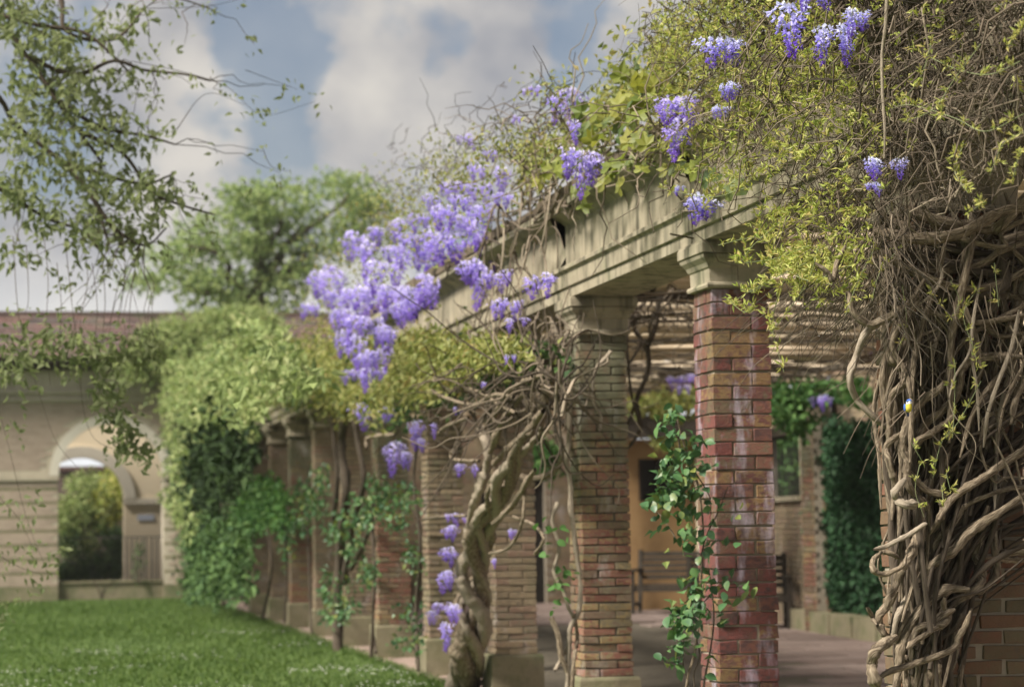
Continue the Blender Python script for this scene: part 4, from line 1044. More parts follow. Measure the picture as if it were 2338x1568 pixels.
for i in range(26):        # long bare stems running along the beam top
    x = rng.uniform(1000, 1500); y = 1217-(x-39)*rng.uniform(.585, .70)
    a = at(x, y, X=3.4); t1.add(wander(a, a+np.array([rng.normal(0, .08), rng.uniform(1, 3), rng.normal(0, .08)]), 14, .12), [rng.uniform(.006, .014), .005], 4, .05)
par(t1.build('stem_tangle', M['twig'], W2), W2, 'stuff'); par(t2.build('stem_tangle', M['bark_dark'], W2), W2, 'stuff')
LIST2 = [(1330, 395, 100, 120), (1270, 255, 34, 76), (1316, 250, 42, 90), (1315, 305, 22, 60), (1210, 215, 36, 26), (1182, 274, 24, 18), (1065, 332, 36, 40),
  (1236, 668, 54, 100), (1160, 712, 70, 62), (1178, 745, 28, 40), (1140, 648, 60, 70), (1108, 585, 62, 105), (1070, 640, 55, 100), (1062, 528, 62, 62), (1020, 585, 80, 120), (965, 600, 80, 120), (985, 670, 60, 90),
  (950, 700, 70, 95), (925, 725, 60, 80), (880, 640, 70, 100), (905, 690, 60, 90), (820, 575, 62, 90), (745, 660, 60, 90), (828, 690, 66, 90), (815, 755, 30, 80), (875, 770, 42, 60), (835, 835, 56, 60), (862, 825, 60, 66),
  (800, 862, 30, 42), (1098, 450, 46, 76), (1147, 408, 34, 70), (1050, 440, 62, 46), (1025, 440, 40, 60), (940, 560, 60, 80), (1000, 540, 50, 70), (860, 700, 50, 90), (780, 700, 50, 80), (900, 590, 50, 70), (710, 715, 40, 60), (760, 630, 40, 50),
  (820, 953, 28, 64), (885, 955, 34, 52), (945, 990, 38, 74), (988, 984, 22, 36), (903, 1050, 36, 76), (930, 1055, 28, 56), (965, 1022, 24, 44), (1058, 1076, 42, 36), (1050, 940, 16, 24), (1165, 825, 18, 28), (1108, 880, 14, 18),
  (1166, 1221, 24, 28), (1130, 1286, 16, 26), (1042, 1185, 40, 32), (1036, 1225, 32, 50), (1026, 1275, 36, 54), (1020, 1330, 42, 62), (1010, 1395, 36, 46), (1038, 1405, 32, 50), (990, 1415, 26, 44), (1026, 1455, 24, 70), (782, 790, 40, 80), (803, 738, 44, 74), (850, 762, 50, 84), (768, 735, 36, 64), (888, 782, 40, 64), (843, 868, 60, 56), (818, 806, 34, 84), (1058, 474, 50, 60), (1100, 506, 56, 80), (1010, 505, 50, 74), (958, 515, 40, 64), (1140, 470, 40, 64), (1082, 402, 36, 56), (1120, 362, 30, 40), (985, 470, 30, 50), (905, 530, 40, 60), (862, 540, 40, 50)]
for a in LIST2: rac_at(W2, *a, X=3.05+(rng.uniform(-.1, .45) if a[1] < 640 else 0) if a[1] < 735 else (2.95 if a[1] < 900 else 3.15))
for a in LIST2:
    if 500 < a[1] < 760 and 690 < a[0] < 1180 and a[2] > 45 and rng.random() < .4: rac_at(W2, a[0]+rng.normal(0, 24), a[1]+rng.normal(8, 18), a[2]*.5, a[3]*rng.uniform(.8, 1.1), X=3.12+rng.uniform(0, .2))
# its young leaves: pale haze above the blossom and yellow-green swags below
C = []
for (x, y, rx, ry, n) in ((1040, 400, 130, 70, 700), (900, 480, 110, 70, 500), (800, 620, 120, 90, 700), (740, 720, 80, 60, 400), (960, 520, 120, 80, 500), (1180, 330, 110, 50, 450), (1250, 200, 60, 40, 120)):
    for i in range(n):
        C.append(at(x+rng.normal(0, rx*.55), y+rng.normal(0, ry*.55), X=3.15+rng.uniform(-.35, .7)))
Lf = Leaves(); Lf.add(np.array(C), L=.045, W=.02)
par(Lf.build('young_leaves', M['wist_leaf'], W2), W2, 'stuff')
C = []
for (x, y, rx, ry, n) in ((1080, 810, 100, 34, 1500), (960, 800, 80, 45, 1300), (900, 860, 70, 50, 700), (1140, 790, 50, 24, 500), (740, 820, 70, 60, 1100), (690, 850, 80, 55, 1100), (640, 880, 60, 45, 700), (800, 790, 60, 40, 500), (780, 900, 60, 50, 600), (860, 900, 50, 60, 500), (960, 880, 50, 40, 400), (1020, 850, 60, 30, 350)):
    for i in range(n): C.append(at(x+rng.normal(0, rx*.55), y+rng.normal(0, ry*.55), X=3.2+rng.uniform(-.18, .25)))
C = np.array(C); Lf = Leaves(); Lf.add(C, rand_dirs(len(C), (-.3, -.2, -.7)), L=.075, W=.034)
par(Lf.build('foliage', M['wist_leaf'], W2), W2, 'stuff')
Lf = Leaves(); C2_ = C[::3]+np.array([.22, 0, -.05]); Lf.add(C2_, L=.09, W=.05); par(Lf.build('inner_foliage', M['shrub_leaf'], W2), W2, 'stuff')  # darker leaves set behind paint the shaded gaps
# bare twigs against the sky above the blossom
t = Tubes()
for i in range(110):
    x, y = rng.uniform(840, 1300), 0; y = np.interp(x, [840, 1000, 1180, 1300], [480, 380, 300, 260])+rng.normal(0, 45)
    a = at(x, y, X=3.3); t.add(wander(a, a+np.array([rng.normal(0, .1), rng.uniform(.2, .9)*rng.choice([-1, 1]), rng.normal(.05, .1)]), 8, .08), [.0035, .0015], 3)
par(t.build('twig', M['twig_dark'], W2), W2, 'stuff')

# ---- leafage on top of the pergola roof (unseen, added to shade the battens)
T0 = plant('roof_creeper', 'unseen leafy creeper added over the pergola roof to shade it', (6, 24, 3.3))
C = np.stack([rng.uniform(4.0, 10.2, 1600), rng.uniform(7, 39, 1600), 3.3+.25*rng.random(1600)], -1)
Lf = Leaves(); Lf.add(C, L=.16, W=.10); par(Lf.build('foliage', M['lime_leaf'], T0), T0, 'stuff')

# ---- rose climbing the red pillar
def oval_leaf(name, m, s):
    """a leaf blade folded on its midrib, slightly toothed outline"""
    xs = np.array([0, .12, .3, .5, .7, .88, 1.0]); w = np.array([0, .22, .36, .38, .29, .13, 0])
    V = []; 
    for x, k in zip(xs, w):
        z = -.16*x*x
        V += [(x*s, k*s, (z+k*.22)*s), (x*s, 0, z*s), (x*s, -k*s, (z+k*.22)*s)]
    T = []
    Q = []
    for i in range(6):
        o = 3*i; Q += [(o, o+3, o+4, o+1), (o+1, o+4, o+5, o+2)]
    return mesh_np(name, V, None, Q, m, True)
ROSE = [oval_leaf('leaf', M['rose_leaf'], s) for s in (.046, .056, .068)]
RS = plant('climbing_rose', 'glossy green climbing rose on the corner of the red brick pillar', (3.5, 11.35, 0), 'rose')
def r3(*p): return src(1300, 950, 2.15625, p)
def rstem(w, *p, Y=11.38, m='bark_dark'):
    r = w/2.156*.9352*11.7/FPX/2; t = Tubes(); t.add(P3(r3(*p), Y=Y, jit=.02), [r, r*.6], 5, .05, 6)
    par(t.build('stem', M[m], RS), RS)
rstem(15, (800, 1650), (820, 1500), (850, 1400), (880, 1200), (890, 950), (900, 750), (870, 500), (800, 300), (760, 150), m='bark')
rstem(13, (900, 1650), (905, 1540), (940, 1350), (955, 1180), (930, 950))
rstem(10, (760, 800), (740, 760), (700, 700), (670, 660), (640, 640), m='bark')
rstem(10, (860, 1640), (850, 1500), (880, 1400), (850, 1250)); rstem(9, (840, 1600), (800, 1480), (790, 1380), (800, 1300)); rstem(9, (880, 900), (920, 760), (980, 640), (1030, 510))
rstem(8, (900, 1120), (980, 1050), (1100, 1040)); rstem(10, (780, 340), (760, 240), (690, 200), (640, 220)); rstem(8, (860, 440), (930, 560), (940, 660))
RPTS = []
for (x, y, n) in ((750, 130, 6), (715, 215, 8), (850, 260, 6), (670, 180, 4), (720, 340, 11), (790, 400, 12), (860, 430, 6), (690, 450, 10), (720, 520, 13), (830, 500, 8), (660, 580, 8), (730, 600, 10), (800, 640, 8), (880, 640, 5), (1010, 630, 4),
                  (590, 662, 1), (690, 690, 5), (790, 750, 4), (880, 750, 4), (790, 812, 4), (1010, 800, 3), (770, 860, 3), (930, 860, 3), (840, 980, 5), (940, 980, 5), (980, 1040, 4), (830, 1060, 5), (1115, 1040, 5), (960, 1110, 3), (790, 1150, 10), (860, 1120, 8),
                  (760, 1200, 10), (840, 1180, 8), (780, 1250, 8), (850, 1240, 7), (990, 1222, 3), (760, 1290, 5), (790, 1340, 5), (900, 1390, 3), (690, 1400, 3), (770, 1420, 4), (850, 1400, 3), (810, 560, 8), (840, 340, 8), (770, 480, 8), (830, 800, 3), (900, 1010, 3)):
    c = at(*r3((x, y))[0], Y=11.28)
    for i in range(int(n*1.75+.5)):
        RPTS.append(c+np.array([rng.normal(0, .035), rng.normal(0, .06), rng.normal(0, .03)]))
RPTS.sort(key=lambda q: q[1])
for p in RPTS[:290]:
    link('leaf', ROSE[int(rng.integers(3))], RS, tuple(p-np.array(RS.location)), (rng.normal(.5, .45), R(25)+rng.normal(0, .45), R(-110)+rng.normal(0, 1.3)))
if len(RPTS) > 290:
    Lf = Leaves(); q = np.array(RPTS[290:]); Lf.add(q, rand_dirs(len(q), (-.2, -.2, -.4)), None, .06, .042); par(Lf.build('leaf', M['rose_leaf'], RS), RS, 'stuff')
# ---- dry grey vine at the slim-coursed pillar
DV = plant('grey_vine', 'dry grey twisting vine stems hanging at the left edge of the slim-coursed pillar', (3.5, 14.3, 0), 'vine')
def dstem(w, pts, Y=14.25, m='bark_pale'):
    r = w*.9352*14.8/FPX/2; t = Tubes(); t.add(P3(pts, Y=Y, jit=.05), [r, r*.8], 6, .1, 6); par(t.build('stem', M[m], DV), DV)
dstem(14, r3((150, -60), (170, 0), (190, 120), (195, 250), (180, 380), (200, 500), (198, 620), (215, 720), (238, 900), (252, 1050), (240, 1180), (200, 1250), (192, 1350), (180, 1640)))
dstem(11, r3((135, 595), (105, 690), (140, 830), (112, 960), (160, 1050), (190, 1150), (215, 1190)))
dstem(16, r3((98, 1200), (135, 1290), (150, 1400), (185, 1500), (195, 1640)), m='bark')
dstem(12, r3((215, 1180), (235, 1300), (220, 1420), (200, 1640)), m='bark')
dstem(10, r3((205, 1320), (150, 1420), (120, 1480)))
dstem(10, src(1300, 500, 2.614, ((120, 740), (160, 830), (200, 900), (160, 1050), (215, 1180), (240, 1300), (230, 1500))))
dstem(7, src(1300, 500, 2.614, ((150, 700), (230, 790), (180, 900), (130, 960), (160, 1100), (210, 1200))))
dstem(9, src(1300, 500, 2.614, ((500, 935), (455, 990), (410, 1040), (388, 1140), (398, 1280), (436, 1345), (430, 1440))), Y=14.42, m='bark_pale')
t = Tubes()
for i in range(90):
    a = at(*src(1300, 500, 2.614, ((rng.uniform(60, 230), rng.uniform(760, 1250)),))[0], Y=14.25+rng.uniform(-.1, .1)); th = np.linspace(0, rng.uniform(2, 5), 8); rr = rng.uniform(.02, .08)
    t.add(a+np.stack([np.cos(th)*rr, rng.normal(0, .02)*th, np.sin(th)*rr-th*.02], -1), rng.uniform(.002, .005), 4, .05, 3)
par(t.build('tendrils', M['twig'], DV), DV, 'stuff')
DL = [oval_leaf('leaf', M['bright_leaf'], s) for s in (.05, .065)]
for (x, y, n) in ((75, 720, 4), (120, 745, 4), (60, 760, 2), (120, 920, 4), (165, 980, 6), (90, 1020, 3), (110, 1100, 4), (120, 1140, 3), (190, 1000, 4), (60, 1080, 2), (170, 870, 2)):
    c = at(*r3((x, y))[0], Y=14.2)
    for i in range(n):
        p = c+rng.normal(0, .04, 3); link('leaf', DL[i % 2], DV, tuple(p-np.array(DV.location)), (rng.normal(.4, .5), .3+rng.normal(0, .4), rng.uniform(0, 6.3)))
# ---- dark stems hanging inside, behind the slim-coursed pillar
HS = plant('hanging_vine', 'dark bare looping stems hanging from the roof between the two near pillars', (5.2, 17.5, 0), 'vine')
for w, p in ((13, ((800, 600), (795, 720), (760, 850), (735, 900), (745, 1000), (730, 1080), (700, 1150), (670, 1220), (660, 1300))), (10, ((690, 640), (650, 760), (700, 870), (735, 900))), (8, ((630, 690), (600, 850), (610, 1000), (630, 1200), (690, 1420))),
             (8, ((720, 620), (640, 700), (650, 800), (690, 880), (620, 1010))), (9, ((660, 1230), (690, 1400), (650, 1500), (600, 1560))), (7, ((660, 1240), (610, 1400)))):
    pts = src(1300, 500, 2.614, p); P = P3(pts, Y=17.3, jit=.1); r = w*.9352*18/FPX/2*1.1
    t = Tubes(); t.add(P, [r, r*.8], 6, .08, 6); par(t.build('stem', M['bark_dark'], HS), HS)
t = Tubes()
for i in range(60):
    a = at(*src(1300, 500, 2.614, ((rng.uniform(600, 1020), rng.uniform(520, 680)),))[0], Y=17+rng.uniform(-1, 2)); t.add(wander(a, a+rand_dirs(1, (.3, 0, -.2))[0]*rng.uniform(.3, .8), 8, .12), [rng.uniform(.004, .012), .003], 4)
par(t.build('twig', M['twig_dark'], HS), HS, 'stuff')

# ---- generic leafy climbers and bushes
def leafy(name, label, loc, blobs, leafm, size=.06, wid=.035, X=None, Y=None, depth=.15, cat='climber', stems=(), stem_m='bark_dark', group=None, D=(-.2, -.3, -.4), stuff=True, fname='foliage'):
    r_ = plant(name, label, loc, cat, group)
    C = []
    for (x, y, rx, ry, n) in blobs:
        g = rng.normal(0, .5, (n, 2)); g = g/np.maximum(1, np.linalg.norm(g, axis=1, keepdims=True)/1.15)
        for a, b in g:
            d = rng.normal(0, depth)
            C.append(at(x+a*rx*1.6, y+b*ry*1.6, X=X+d) if X is not None else at(x+a*rx*1.6, y+b*ry*1.6, Y=Y+d))
    C = np.array(C); Lf = Leaves(); Lf.add(C, rand_dirs(len(C), D), None, size*rng.uniform(.6, 1.25, len(C)), wid*rng.uniform(.7, 1.2, len(C)))
    par(Lf.build(fname, M[leafm], r_), r_, 'stuff' if stuff else None)
    for (w, pts) in stems:
        P = P3(pts, X=X, jit=.04) if X is not None else P3(pts, Y=Y, jit=.04); z = np.mean((P-CPOS)@_fw); r = w*z/FPX/2
        t = Tubes(); t.add(P, [r, r*.7], 7, .1, 6); par(t.build('stem', M[stem_m], r_), r_)
    return r_
def clumps(x0, y0, x1, y1, n, r, k, edge=None):
    """many small leaf clumps spread through a box of the picture"""
    out = []
    for i in range(n):
        s = rng.uniform(.6, 1.5); out.append((rng.uniform(x0, x1), rng.uniform(y0, y1), r*s, r*s*.8, int(k*s)))
    return out
def ell(cx, cy, rx, ry, n, r, k):
    out = []
    for i in range(n):
        a = rng.uniform(0, 6.283); q = math.sqrt(rng.random()); s = rng.uniform(.6, 1.5); out.append((cx+rx*q*math.cos(a), cy+ry*q*math.sin(a), r*s, r*s*.8, int(k*s)))
    return out
leafy('climber', 'sparse dark green climber on the pillar just beyond the twisted trunk', (3.5, 20.1, 0), [(920, 1150, 22, 30, 60), (945, 1130, 18, 22, 40), (935, 1250, 15, 25, 35), (950, 1290, 15, 30, 40), (935, 1400, 20, 25, 45), (925, 1465, 22, 20, 40), (955, 1450, 14, 30, 35), (900, 1195, 18, 14, 30)],
      'rose_leaf', .065, .045, X=3.4, stems=[(10, [(955, 1530), (950, 1400), (960, 1250), (945, 1100), (955, 1000)])], group='climbers trained up the brick pillars')
leafy('climber', 'thin climber with dark leaves around the pillar with whitish bricks', (3.5, 23, 0), [(870, 1125, 24, 18, 70), (880, 1165, 25, 20, 70), (850, 1100, 14, 14, 30), (845, 1160, 16, 16, 30), (830, 1190, 14, 14, 25)], 'rose_leaf', .075, .05, X=3.42,
      stems=[(9, [(848, 1500), (852, 1400), (855, 1300), (850, 1180), (862, 1110)]), (8, [(858, 1490), (850, 1430)])], group='climbers trained up the brick pillars')
TF = leafy('climber', 'climber with a dark rough trunk and glossy tufts of leaves', (3.4, 26, 0), [(800, 1205, 28, 26, 130), (770, 1190, 18, 24, 60), (820, 1175, 22, 16, 60), (800, 1255, 24, 14, 60), (765, 1220, 12, 16, 40), (835, 1295, 20, 16, 50), (845, 1320, 12, 16, 40), (770, 1395, 24, 22, 90), (750, 1370, 10, 26, 50), (795, 1385, 16, 12, 40), (785, 1330, 20, 14, 40), (820, 1140, 16, 14, 30), (745, 1330, 8, 24, 40)],
      'rose_leaf', .08, .05, X=3.38, stems=[(26, [(772, 1500), (770, 1420), (772, 1340), (778, 1240), (790, 1120), (780, 1020), (790, 930)]), (16, [(785, 1330), (805, 1200), (830, 1100), (815, 1000), (800, 900)]), (13, [(760, 1200), (770, 1080), (760, 960), (790, 880)]), (12, [(800, 1300), (835, 1230), (850, 1150)])], group='climbers trained up the brick pillars')
leafy('climber', 'pale flecked climber on the far pillar with the red lit edge', (3.5, 29.5, 0), [(700, 1150, 24, 34, 130), (720, 1110, 20, 26, 80), (685, 1190, 18, 20, 60), (735, 1090, 12, 20, 40), (665, 1200, 12, 24, 60), (650, 1220, 12, 30, 60), (655, 1270, 12, 20, 40), (725, 1160, 14, 20, 40)], 'rose_leaf', .085, .055, X=3.45,
      stems=[(7, [(712, 1450), (706, 1300), (700, 1150)]), (6, [(650, 1420), (655, 1300), (650, 1200)])], group='climbers trained up the brick pillars')
leafy('climber', 'rounded bright green climber heaped against the far pillars', (3.4, 33, 0), ell(590, 1150, 62, 55, 60, 16, 40)+ell(550, 1190, 30, 40, 20, 15, 30), 'bright_leaf', .10, .06, X=3.35, depth=.2,
      stems=[(8, [(600, 1410), (620, 1300), (610, 1200)]), (6, [(560, 1380), (575, 1280), (580, 1180)])], group='climbers trained up the brick pillars')
leafy('shrub', 'tall dark green shrub at the foot of the last pillars, by the lawn corner', (3.0, 39, 0), ell(495, 1275, 66, 95, 130, 20, 40)+ell(450, 1290, 24, 70, 40, 16, 30), 'shrub_leaf', .12, .07, X=3.1, depth=.35, cat='shrub', stems=[(12, [(510, 1380), (505, 1300), (500, 1200)])], stem_m='bark_dark')
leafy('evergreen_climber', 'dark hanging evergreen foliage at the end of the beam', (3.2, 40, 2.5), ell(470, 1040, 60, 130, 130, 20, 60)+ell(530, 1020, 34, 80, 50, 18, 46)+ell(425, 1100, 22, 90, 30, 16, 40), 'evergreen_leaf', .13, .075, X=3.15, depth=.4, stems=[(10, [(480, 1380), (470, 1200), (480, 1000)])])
# ---- pale lime-green creeper that covers the beam end and the roof
LC = leafy('lime_creeper', 'pale lime green creeper heaped over the far end of the beam and the tiled roof', (3.2, 40, 3.5),
      ell(530, 840, 155, 64, 64, 14, 66)+ell(470, 890, 95, 62, 50, 14, 66)+ell(410, 950, 54, 98, 44, 13, 56)+ell(650, 860, 84, 46, 38, 13, 56)+ell(398, 1080, 24, 85, 30, 11, 46)+ell(428, 1165, 20, 66, 22, 10, 36)+ell(500, 930, 95, 45, 44, 13, 56)+ell(360, 880, 70, 70, 26, 10, 36)+ell(600, 770, 110, 50, 26, 10, 30)+ell(560, 960, 60, 40, 12, 9, 30), 'lime_leaf', .105, .055, X=3.05, depth=.45, D=(-.3, -.3, -.5))
leafy('roof_mound_creeper', 'rounded mound of yellow-green creeper on the pavilion roof', (4.2, 45.0, 4.6),
      ell(500, 790, 140, 72, 190, 18, 90)+ell(560, 760, 80, 50, 60, 16, 80)+ell(370, 800, 60, 60, 50, 16, 70)+ell(320, 830, 40, 30, 24, 14, 50), 'lime_leaf', .105, .06, Y=44.6, depth=.35, D=(-.3, -.4, -.5))
Lf = Leaves(); C = []
for (cx, cy, rx, ry, n_) in ((530, 850, 140, 60, 2600), (470, 900, 90, 60, 1600), (410, 960, 44, 90, 1400), (640, 870, 76, 40, 900), (402, 1090, 18, 80, 400)):
    for i in range(n_):
        a = rng.uniform(0, 6.283); q = math.sqrt(rng.random()); C.append(at(cx+rx*q*math.cos(a), cy+ry*q*math.sin(a), X=3.75+rng.normal(0, .2)))
Lf.add(np.array(C), L=.15, W=.09); par(Lf.build('inner_foliage', M['shrub_leaf'], LC), LC, 'stuff')  # dark leaf layer behind the clumps stands in for their inner shade
# ---- shrubs seen through the arch
leafy('garden_shrub', 'yellow-green and dark leafed shrubs filling the view through the arch', (1.4, 51, 0), ell(200, 1150, 62, 55, 60, 18, 50)+ell(175, 1200, 50, 70, 50, 18, 45), 'lime_leaf', .12, .065, Y=50.6, depth=.35, cat='shrub')
leafy('garden_shrub', 'dark lower shrub just beyond the arch sill', (1.4, 49.6, 0), ell(190, 1305, 62, 34, 50, 16, 46)+ell(262, 1260, 20, 75, 40, 13, 40)+ell(160, 1235, 22, 30, 10, 12, 26), 'shrub_leaf', .11, .06, Y=50.0, depth=.25, cat='shrub')
leafy('garden_shrub', 'tan dome of a dry clipped shrub behind the inner arch', (2.0, 56, 0), ell(262, 1140, 34, 60, 40, 16, 60), 'clematis', .12, .06, Y=50.5, depth=.3, cat='shrub')
leafy('railing_plant', 'little dark plant growing through the arch railing', (2.5, 45.3, .3), [(318, 1270, 8, 16, 40), (312, 1300, 8, 20, 30), (322, 1255, 6, 10, 20)], 'shrub_leaf', .08, .05, Y=45.3, depth=.05, cat='plant', stems=[(4, [(318, 1330), (316, 1280), (320, 1240)])])
leafy('bare_shrub', 'small bare forked shrub on the lawn edge below the arch sill', (1.8, 44.8, 0), [(235, 1352, 10, 8, 12)], 'shrub_leaf', .05, .03, Y=44.9, cat='shrub', depth=.05, stems=[(4, [(232, 1368), (225, 1345), (212, 1322)]), (4, [(234, 1368), (240, 1345), (262, 1324)]), (3, [(233, 1360), (236, 1335)])])
# ---- inside the walk
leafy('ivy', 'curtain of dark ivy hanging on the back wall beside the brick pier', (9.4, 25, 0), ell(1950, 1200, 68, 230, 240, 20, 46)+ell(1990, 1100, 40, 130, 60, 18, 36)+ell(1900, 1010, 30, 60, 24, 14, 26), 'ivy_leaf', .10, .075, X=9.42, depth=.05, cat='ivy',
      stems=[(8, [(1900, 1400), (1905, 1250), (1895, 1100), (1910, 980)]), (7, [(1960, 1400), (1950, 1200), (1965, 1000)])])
leafy('yellow_creeper', 'sunlit yellow-green creeper trailing from the back of the roof', (8.3, 24, 2.4), ell(1800, 930, 40, 30, 22, 14, 22)+ell(1850, 900, 60, 22, 22, 14, 22)+ell(1790, 905, 30, 30, 12, 14, 20)+ell(1950, 890, 40, 20, 12, 12, 18)+ell(1830, 970, 30, 22, 10, 12, 18), 'bright_leaf', .10, .07, Y=24.0, depth=.4)
leafy('yellow_creeper', 'yellow leaves of a creeper under the roof between the two near pillars', (7.6, 26, 2.4), ell(1520, 925, 70, 22, 26, 13, 22)+ell(1460, 930, 20, 16, 10, 12, 18)+ell(1530, 1010, 40, 12, 10, 10, 14)+ell(1580, 900, 30, 15, 8, 10, 14), 'wist_leaf', .10, .07, Y=26.5, depth=.4)
leafy('green_creeper', 'green leaves seen under the beam to the right of the twisted trunk', (6.5, 26, 2.0), ell(1243, 1040, 26, 38, 22, 14, 24), 'bright_leaf', .10, .07, Y=26.0, depth=.3)
W3 = plant('wisteria', 'small lilac wisteria sprays hanging inside under the pergola roof', (8, 25, 2.5), 'wisteria')
for a in ((1540, 878, 34, 36), (1572, 872, 34, 34), (1553, 895, 18, 30), (1870, 922, 48, 34), (1880, 910, 20, 22), (1690, 865, 0, 0)):
    if a[2]: rac_at(W3, *a, Y=23.2)
rac_at(W3, 1988, 808, 14, 22, Y=22.5)
t = Tubes(); t.add(P3([(1500, 850), (1560, 856), (1600, 850)], Y=23.2), [.01, .006], 4, 0, 6); t.add(P3([(1840, 900), (1880, 890), (1920, 896)], Y=23.2), [.01, .006], 4, 0, 6); par(t.build('stem', M['bark_dark'], W3), W3)
leafy('garden_hedge', 'sunlit green growth seen through the barred window', (13.4, 31, 1), ell(1810, 1060, 60, 85, 90, 18, 50), 'bright_leaf', .16, .1, Y=32.5, depth=.5, cat='hedge')

# ---- blue tit on a stem of the near pillar
BP = at(2074, 928, Y=8.1)
bird = empty('blue_tit', tuple(BP)); bird.scale = (.74, .74, .74); tag(bird, 'tiny blue tit with yellow breast perched among the twisted stems', 'bird')
def blob(name, c, r, m, parent, seg=12):
    bm = bmesh.new(); bmesh.ops.create_uvsphere(bm, u_segments=seg, v_segments=8, radius=1)
    for v in bm.verts: v.co = Vector((c[0]+v.co.x*r[0], c[1]+v.co.y*r[1], c[2]+v.co.z*r[2]))
    me = bpy.data.meshes.new(name); bm.to_mesh(me); bm.free(); me.materials.append(m)
    for p in me.polygons: p.use_smooth = True
    return link(name, me, parent)
MY = mat('bird_yellow', [(.45, .38, .05), (.60, .50, .08)], scale=120, rough=.9); MBl = mat('bird_blue', [(.03, .08, .30), (.06, .14, .42)], scale=120, rough=.8)
MW = mat('bird_white', [(.72, .76, .85), (.8, .82, .86)], scale=100, rough=.9); MK = mat('bird_dark', [(.012, .015, .035), (.02, .025, .05)], rough=.7)
# body and head as one continuous lathe, leaning a little
prof_b = [(-.030, .001), (-.027, .010), (-.018, .0175), (-.006, .0205), (.006, .0185), (.014, .0145), (.020, .0138), (.027, .0150), (.033, .0125), (.038, .006), (.0395, .0005)]
t = MB(); nseg = 14; V = []
for z, r in prof_b:
    for j in range(nseg): V.append((r*math.cos(6.2832*j/nseg)+.004*max(0, z)/.04, r*math.sin(6.2832*j/nseg)*1.08-(.004 if z > .012 else 0), z))
Q = [(i*nseg+j, i*nseg+(j+1) % nseg, (i+1)*nseg+(j+1) % nseg, (i+1)*nseg+j) for i in range(len(prof_b)-1) for j in range(nseg)]
me = mesh_np('body', V, None, Q, MY, True); me.materials.append(MW); me.materials.append(MK); me.materials.append(MBl)
for k, p in enumerate(me.polygons):
    z = sum(V[v][2] for v in p.vertices)/4; fy = sum(V[v][1] for v in p.vertices)/4
    if z > .0285: p.material_index = 3
    elif z > .0165: p.material_index = 1
    elif z > .013: p.material_index = 2
    elif fy > .008: p.material_index = 3
link('body', me, bird)
MB().box((-.0145, -.0165, .0245), (.019, -.006, .0275)).build('eye_stripe', MK, bird)
blob('eye', (-.006, -.0165, .027), (.0022, .0018, .0022), MK, bird, 8); blob('eye', (.012, -.0165, .027), (.0022, .0018, .0022), MK, bird, 8)
b = MB(); b.add([(.001, -.017, .0255), (.0065, -.017, .0255), (.0038, -.0165, .0215), (.0038, -.025, .0235)], [], [(0, 1, 3), (1, 2, 3), (2, 0, 3)]); b.build('beak', MK, bird)
blob('bib', (.0035, -.0135, .0155), (.006, .004, .006), MK, bird, 8)
for s in (-1, 1): blob('wing', (s*.0185, .003, -.004), (.0055, .0125, .0195), MBl, bird, 10)
MB().box((-.006, .006, -.050), (.006, .010, -.022)).build('tail', MK, bird)
for s in (-.006, .006): t = Tubes(); t.add([(s, -.004, -.026), (s, -.008, -.036), (s+.002, -.012, -.043)], .0011, 4); t.build('leg', MK, bird)

# ------------------------------------------------------------------ trees
# tall tree beyond the roof
def tree(name, label, Y, blobs, leafm, trunk_x, base, size, wid, per=70, depth=1.2, limbs=()):
    r_ = plant(name, label, tuple(np.array(at(trunk_x, 1210, Y=Y))*np.array([1, 1, 0])), 'tree')
    C = []
    for (x, y, rx, ry, n) in blobs:
        for i in range(n):
            a = rng.uniform(0, 6.283); q = math.sqrt(rng.random()); c = at(x+rx*q*math.cos(a), y+ry*q*math.sin(a), Y=Y+rng.normal(0, depth))
            k = int(per*rng.uniform(.3, 1.5)); sz = rng.uniform(.6, 1.5); C.append(c+rng.normal(0, 1, (k, 3))*np.array([.32, .32, .12])*sz)
    C = np.vstack(C); Lf = Leaves(); Lf.add(C, rand_dirs(len(C), (0, -.2, -.3)), None, size*rng.uniform(.6, 1.3, len(C)), wid)
    par(Lf.build('crown', M[leafm], r_), r_, 'stuff')
    top = at(base[0], base[1], Y=Y); foot = np.array(r_.location)
    t = Tubes(); t.add([foot-np.array([0, 0, .1]), foot+(top-foot)*.35+np.array([.15, 0, 0]), foot+(top-foot)*.7, top], [.32, .24, .17, .06], 9, .05, 6); par(t.build('trunk', M['bark_dark'], r_), r_)
    for (x0, y0, x1, y1) in limbs:
        t = Tubes(); t.add(wander(at(x0, y0, Y=Y), at(x1, y1, Y=Y+rng.normal(0, .6)), 8, .3), [.12, .03], 6, .05); par(t.build('limb', M['bark_dark'], r_), r_)
    return r_
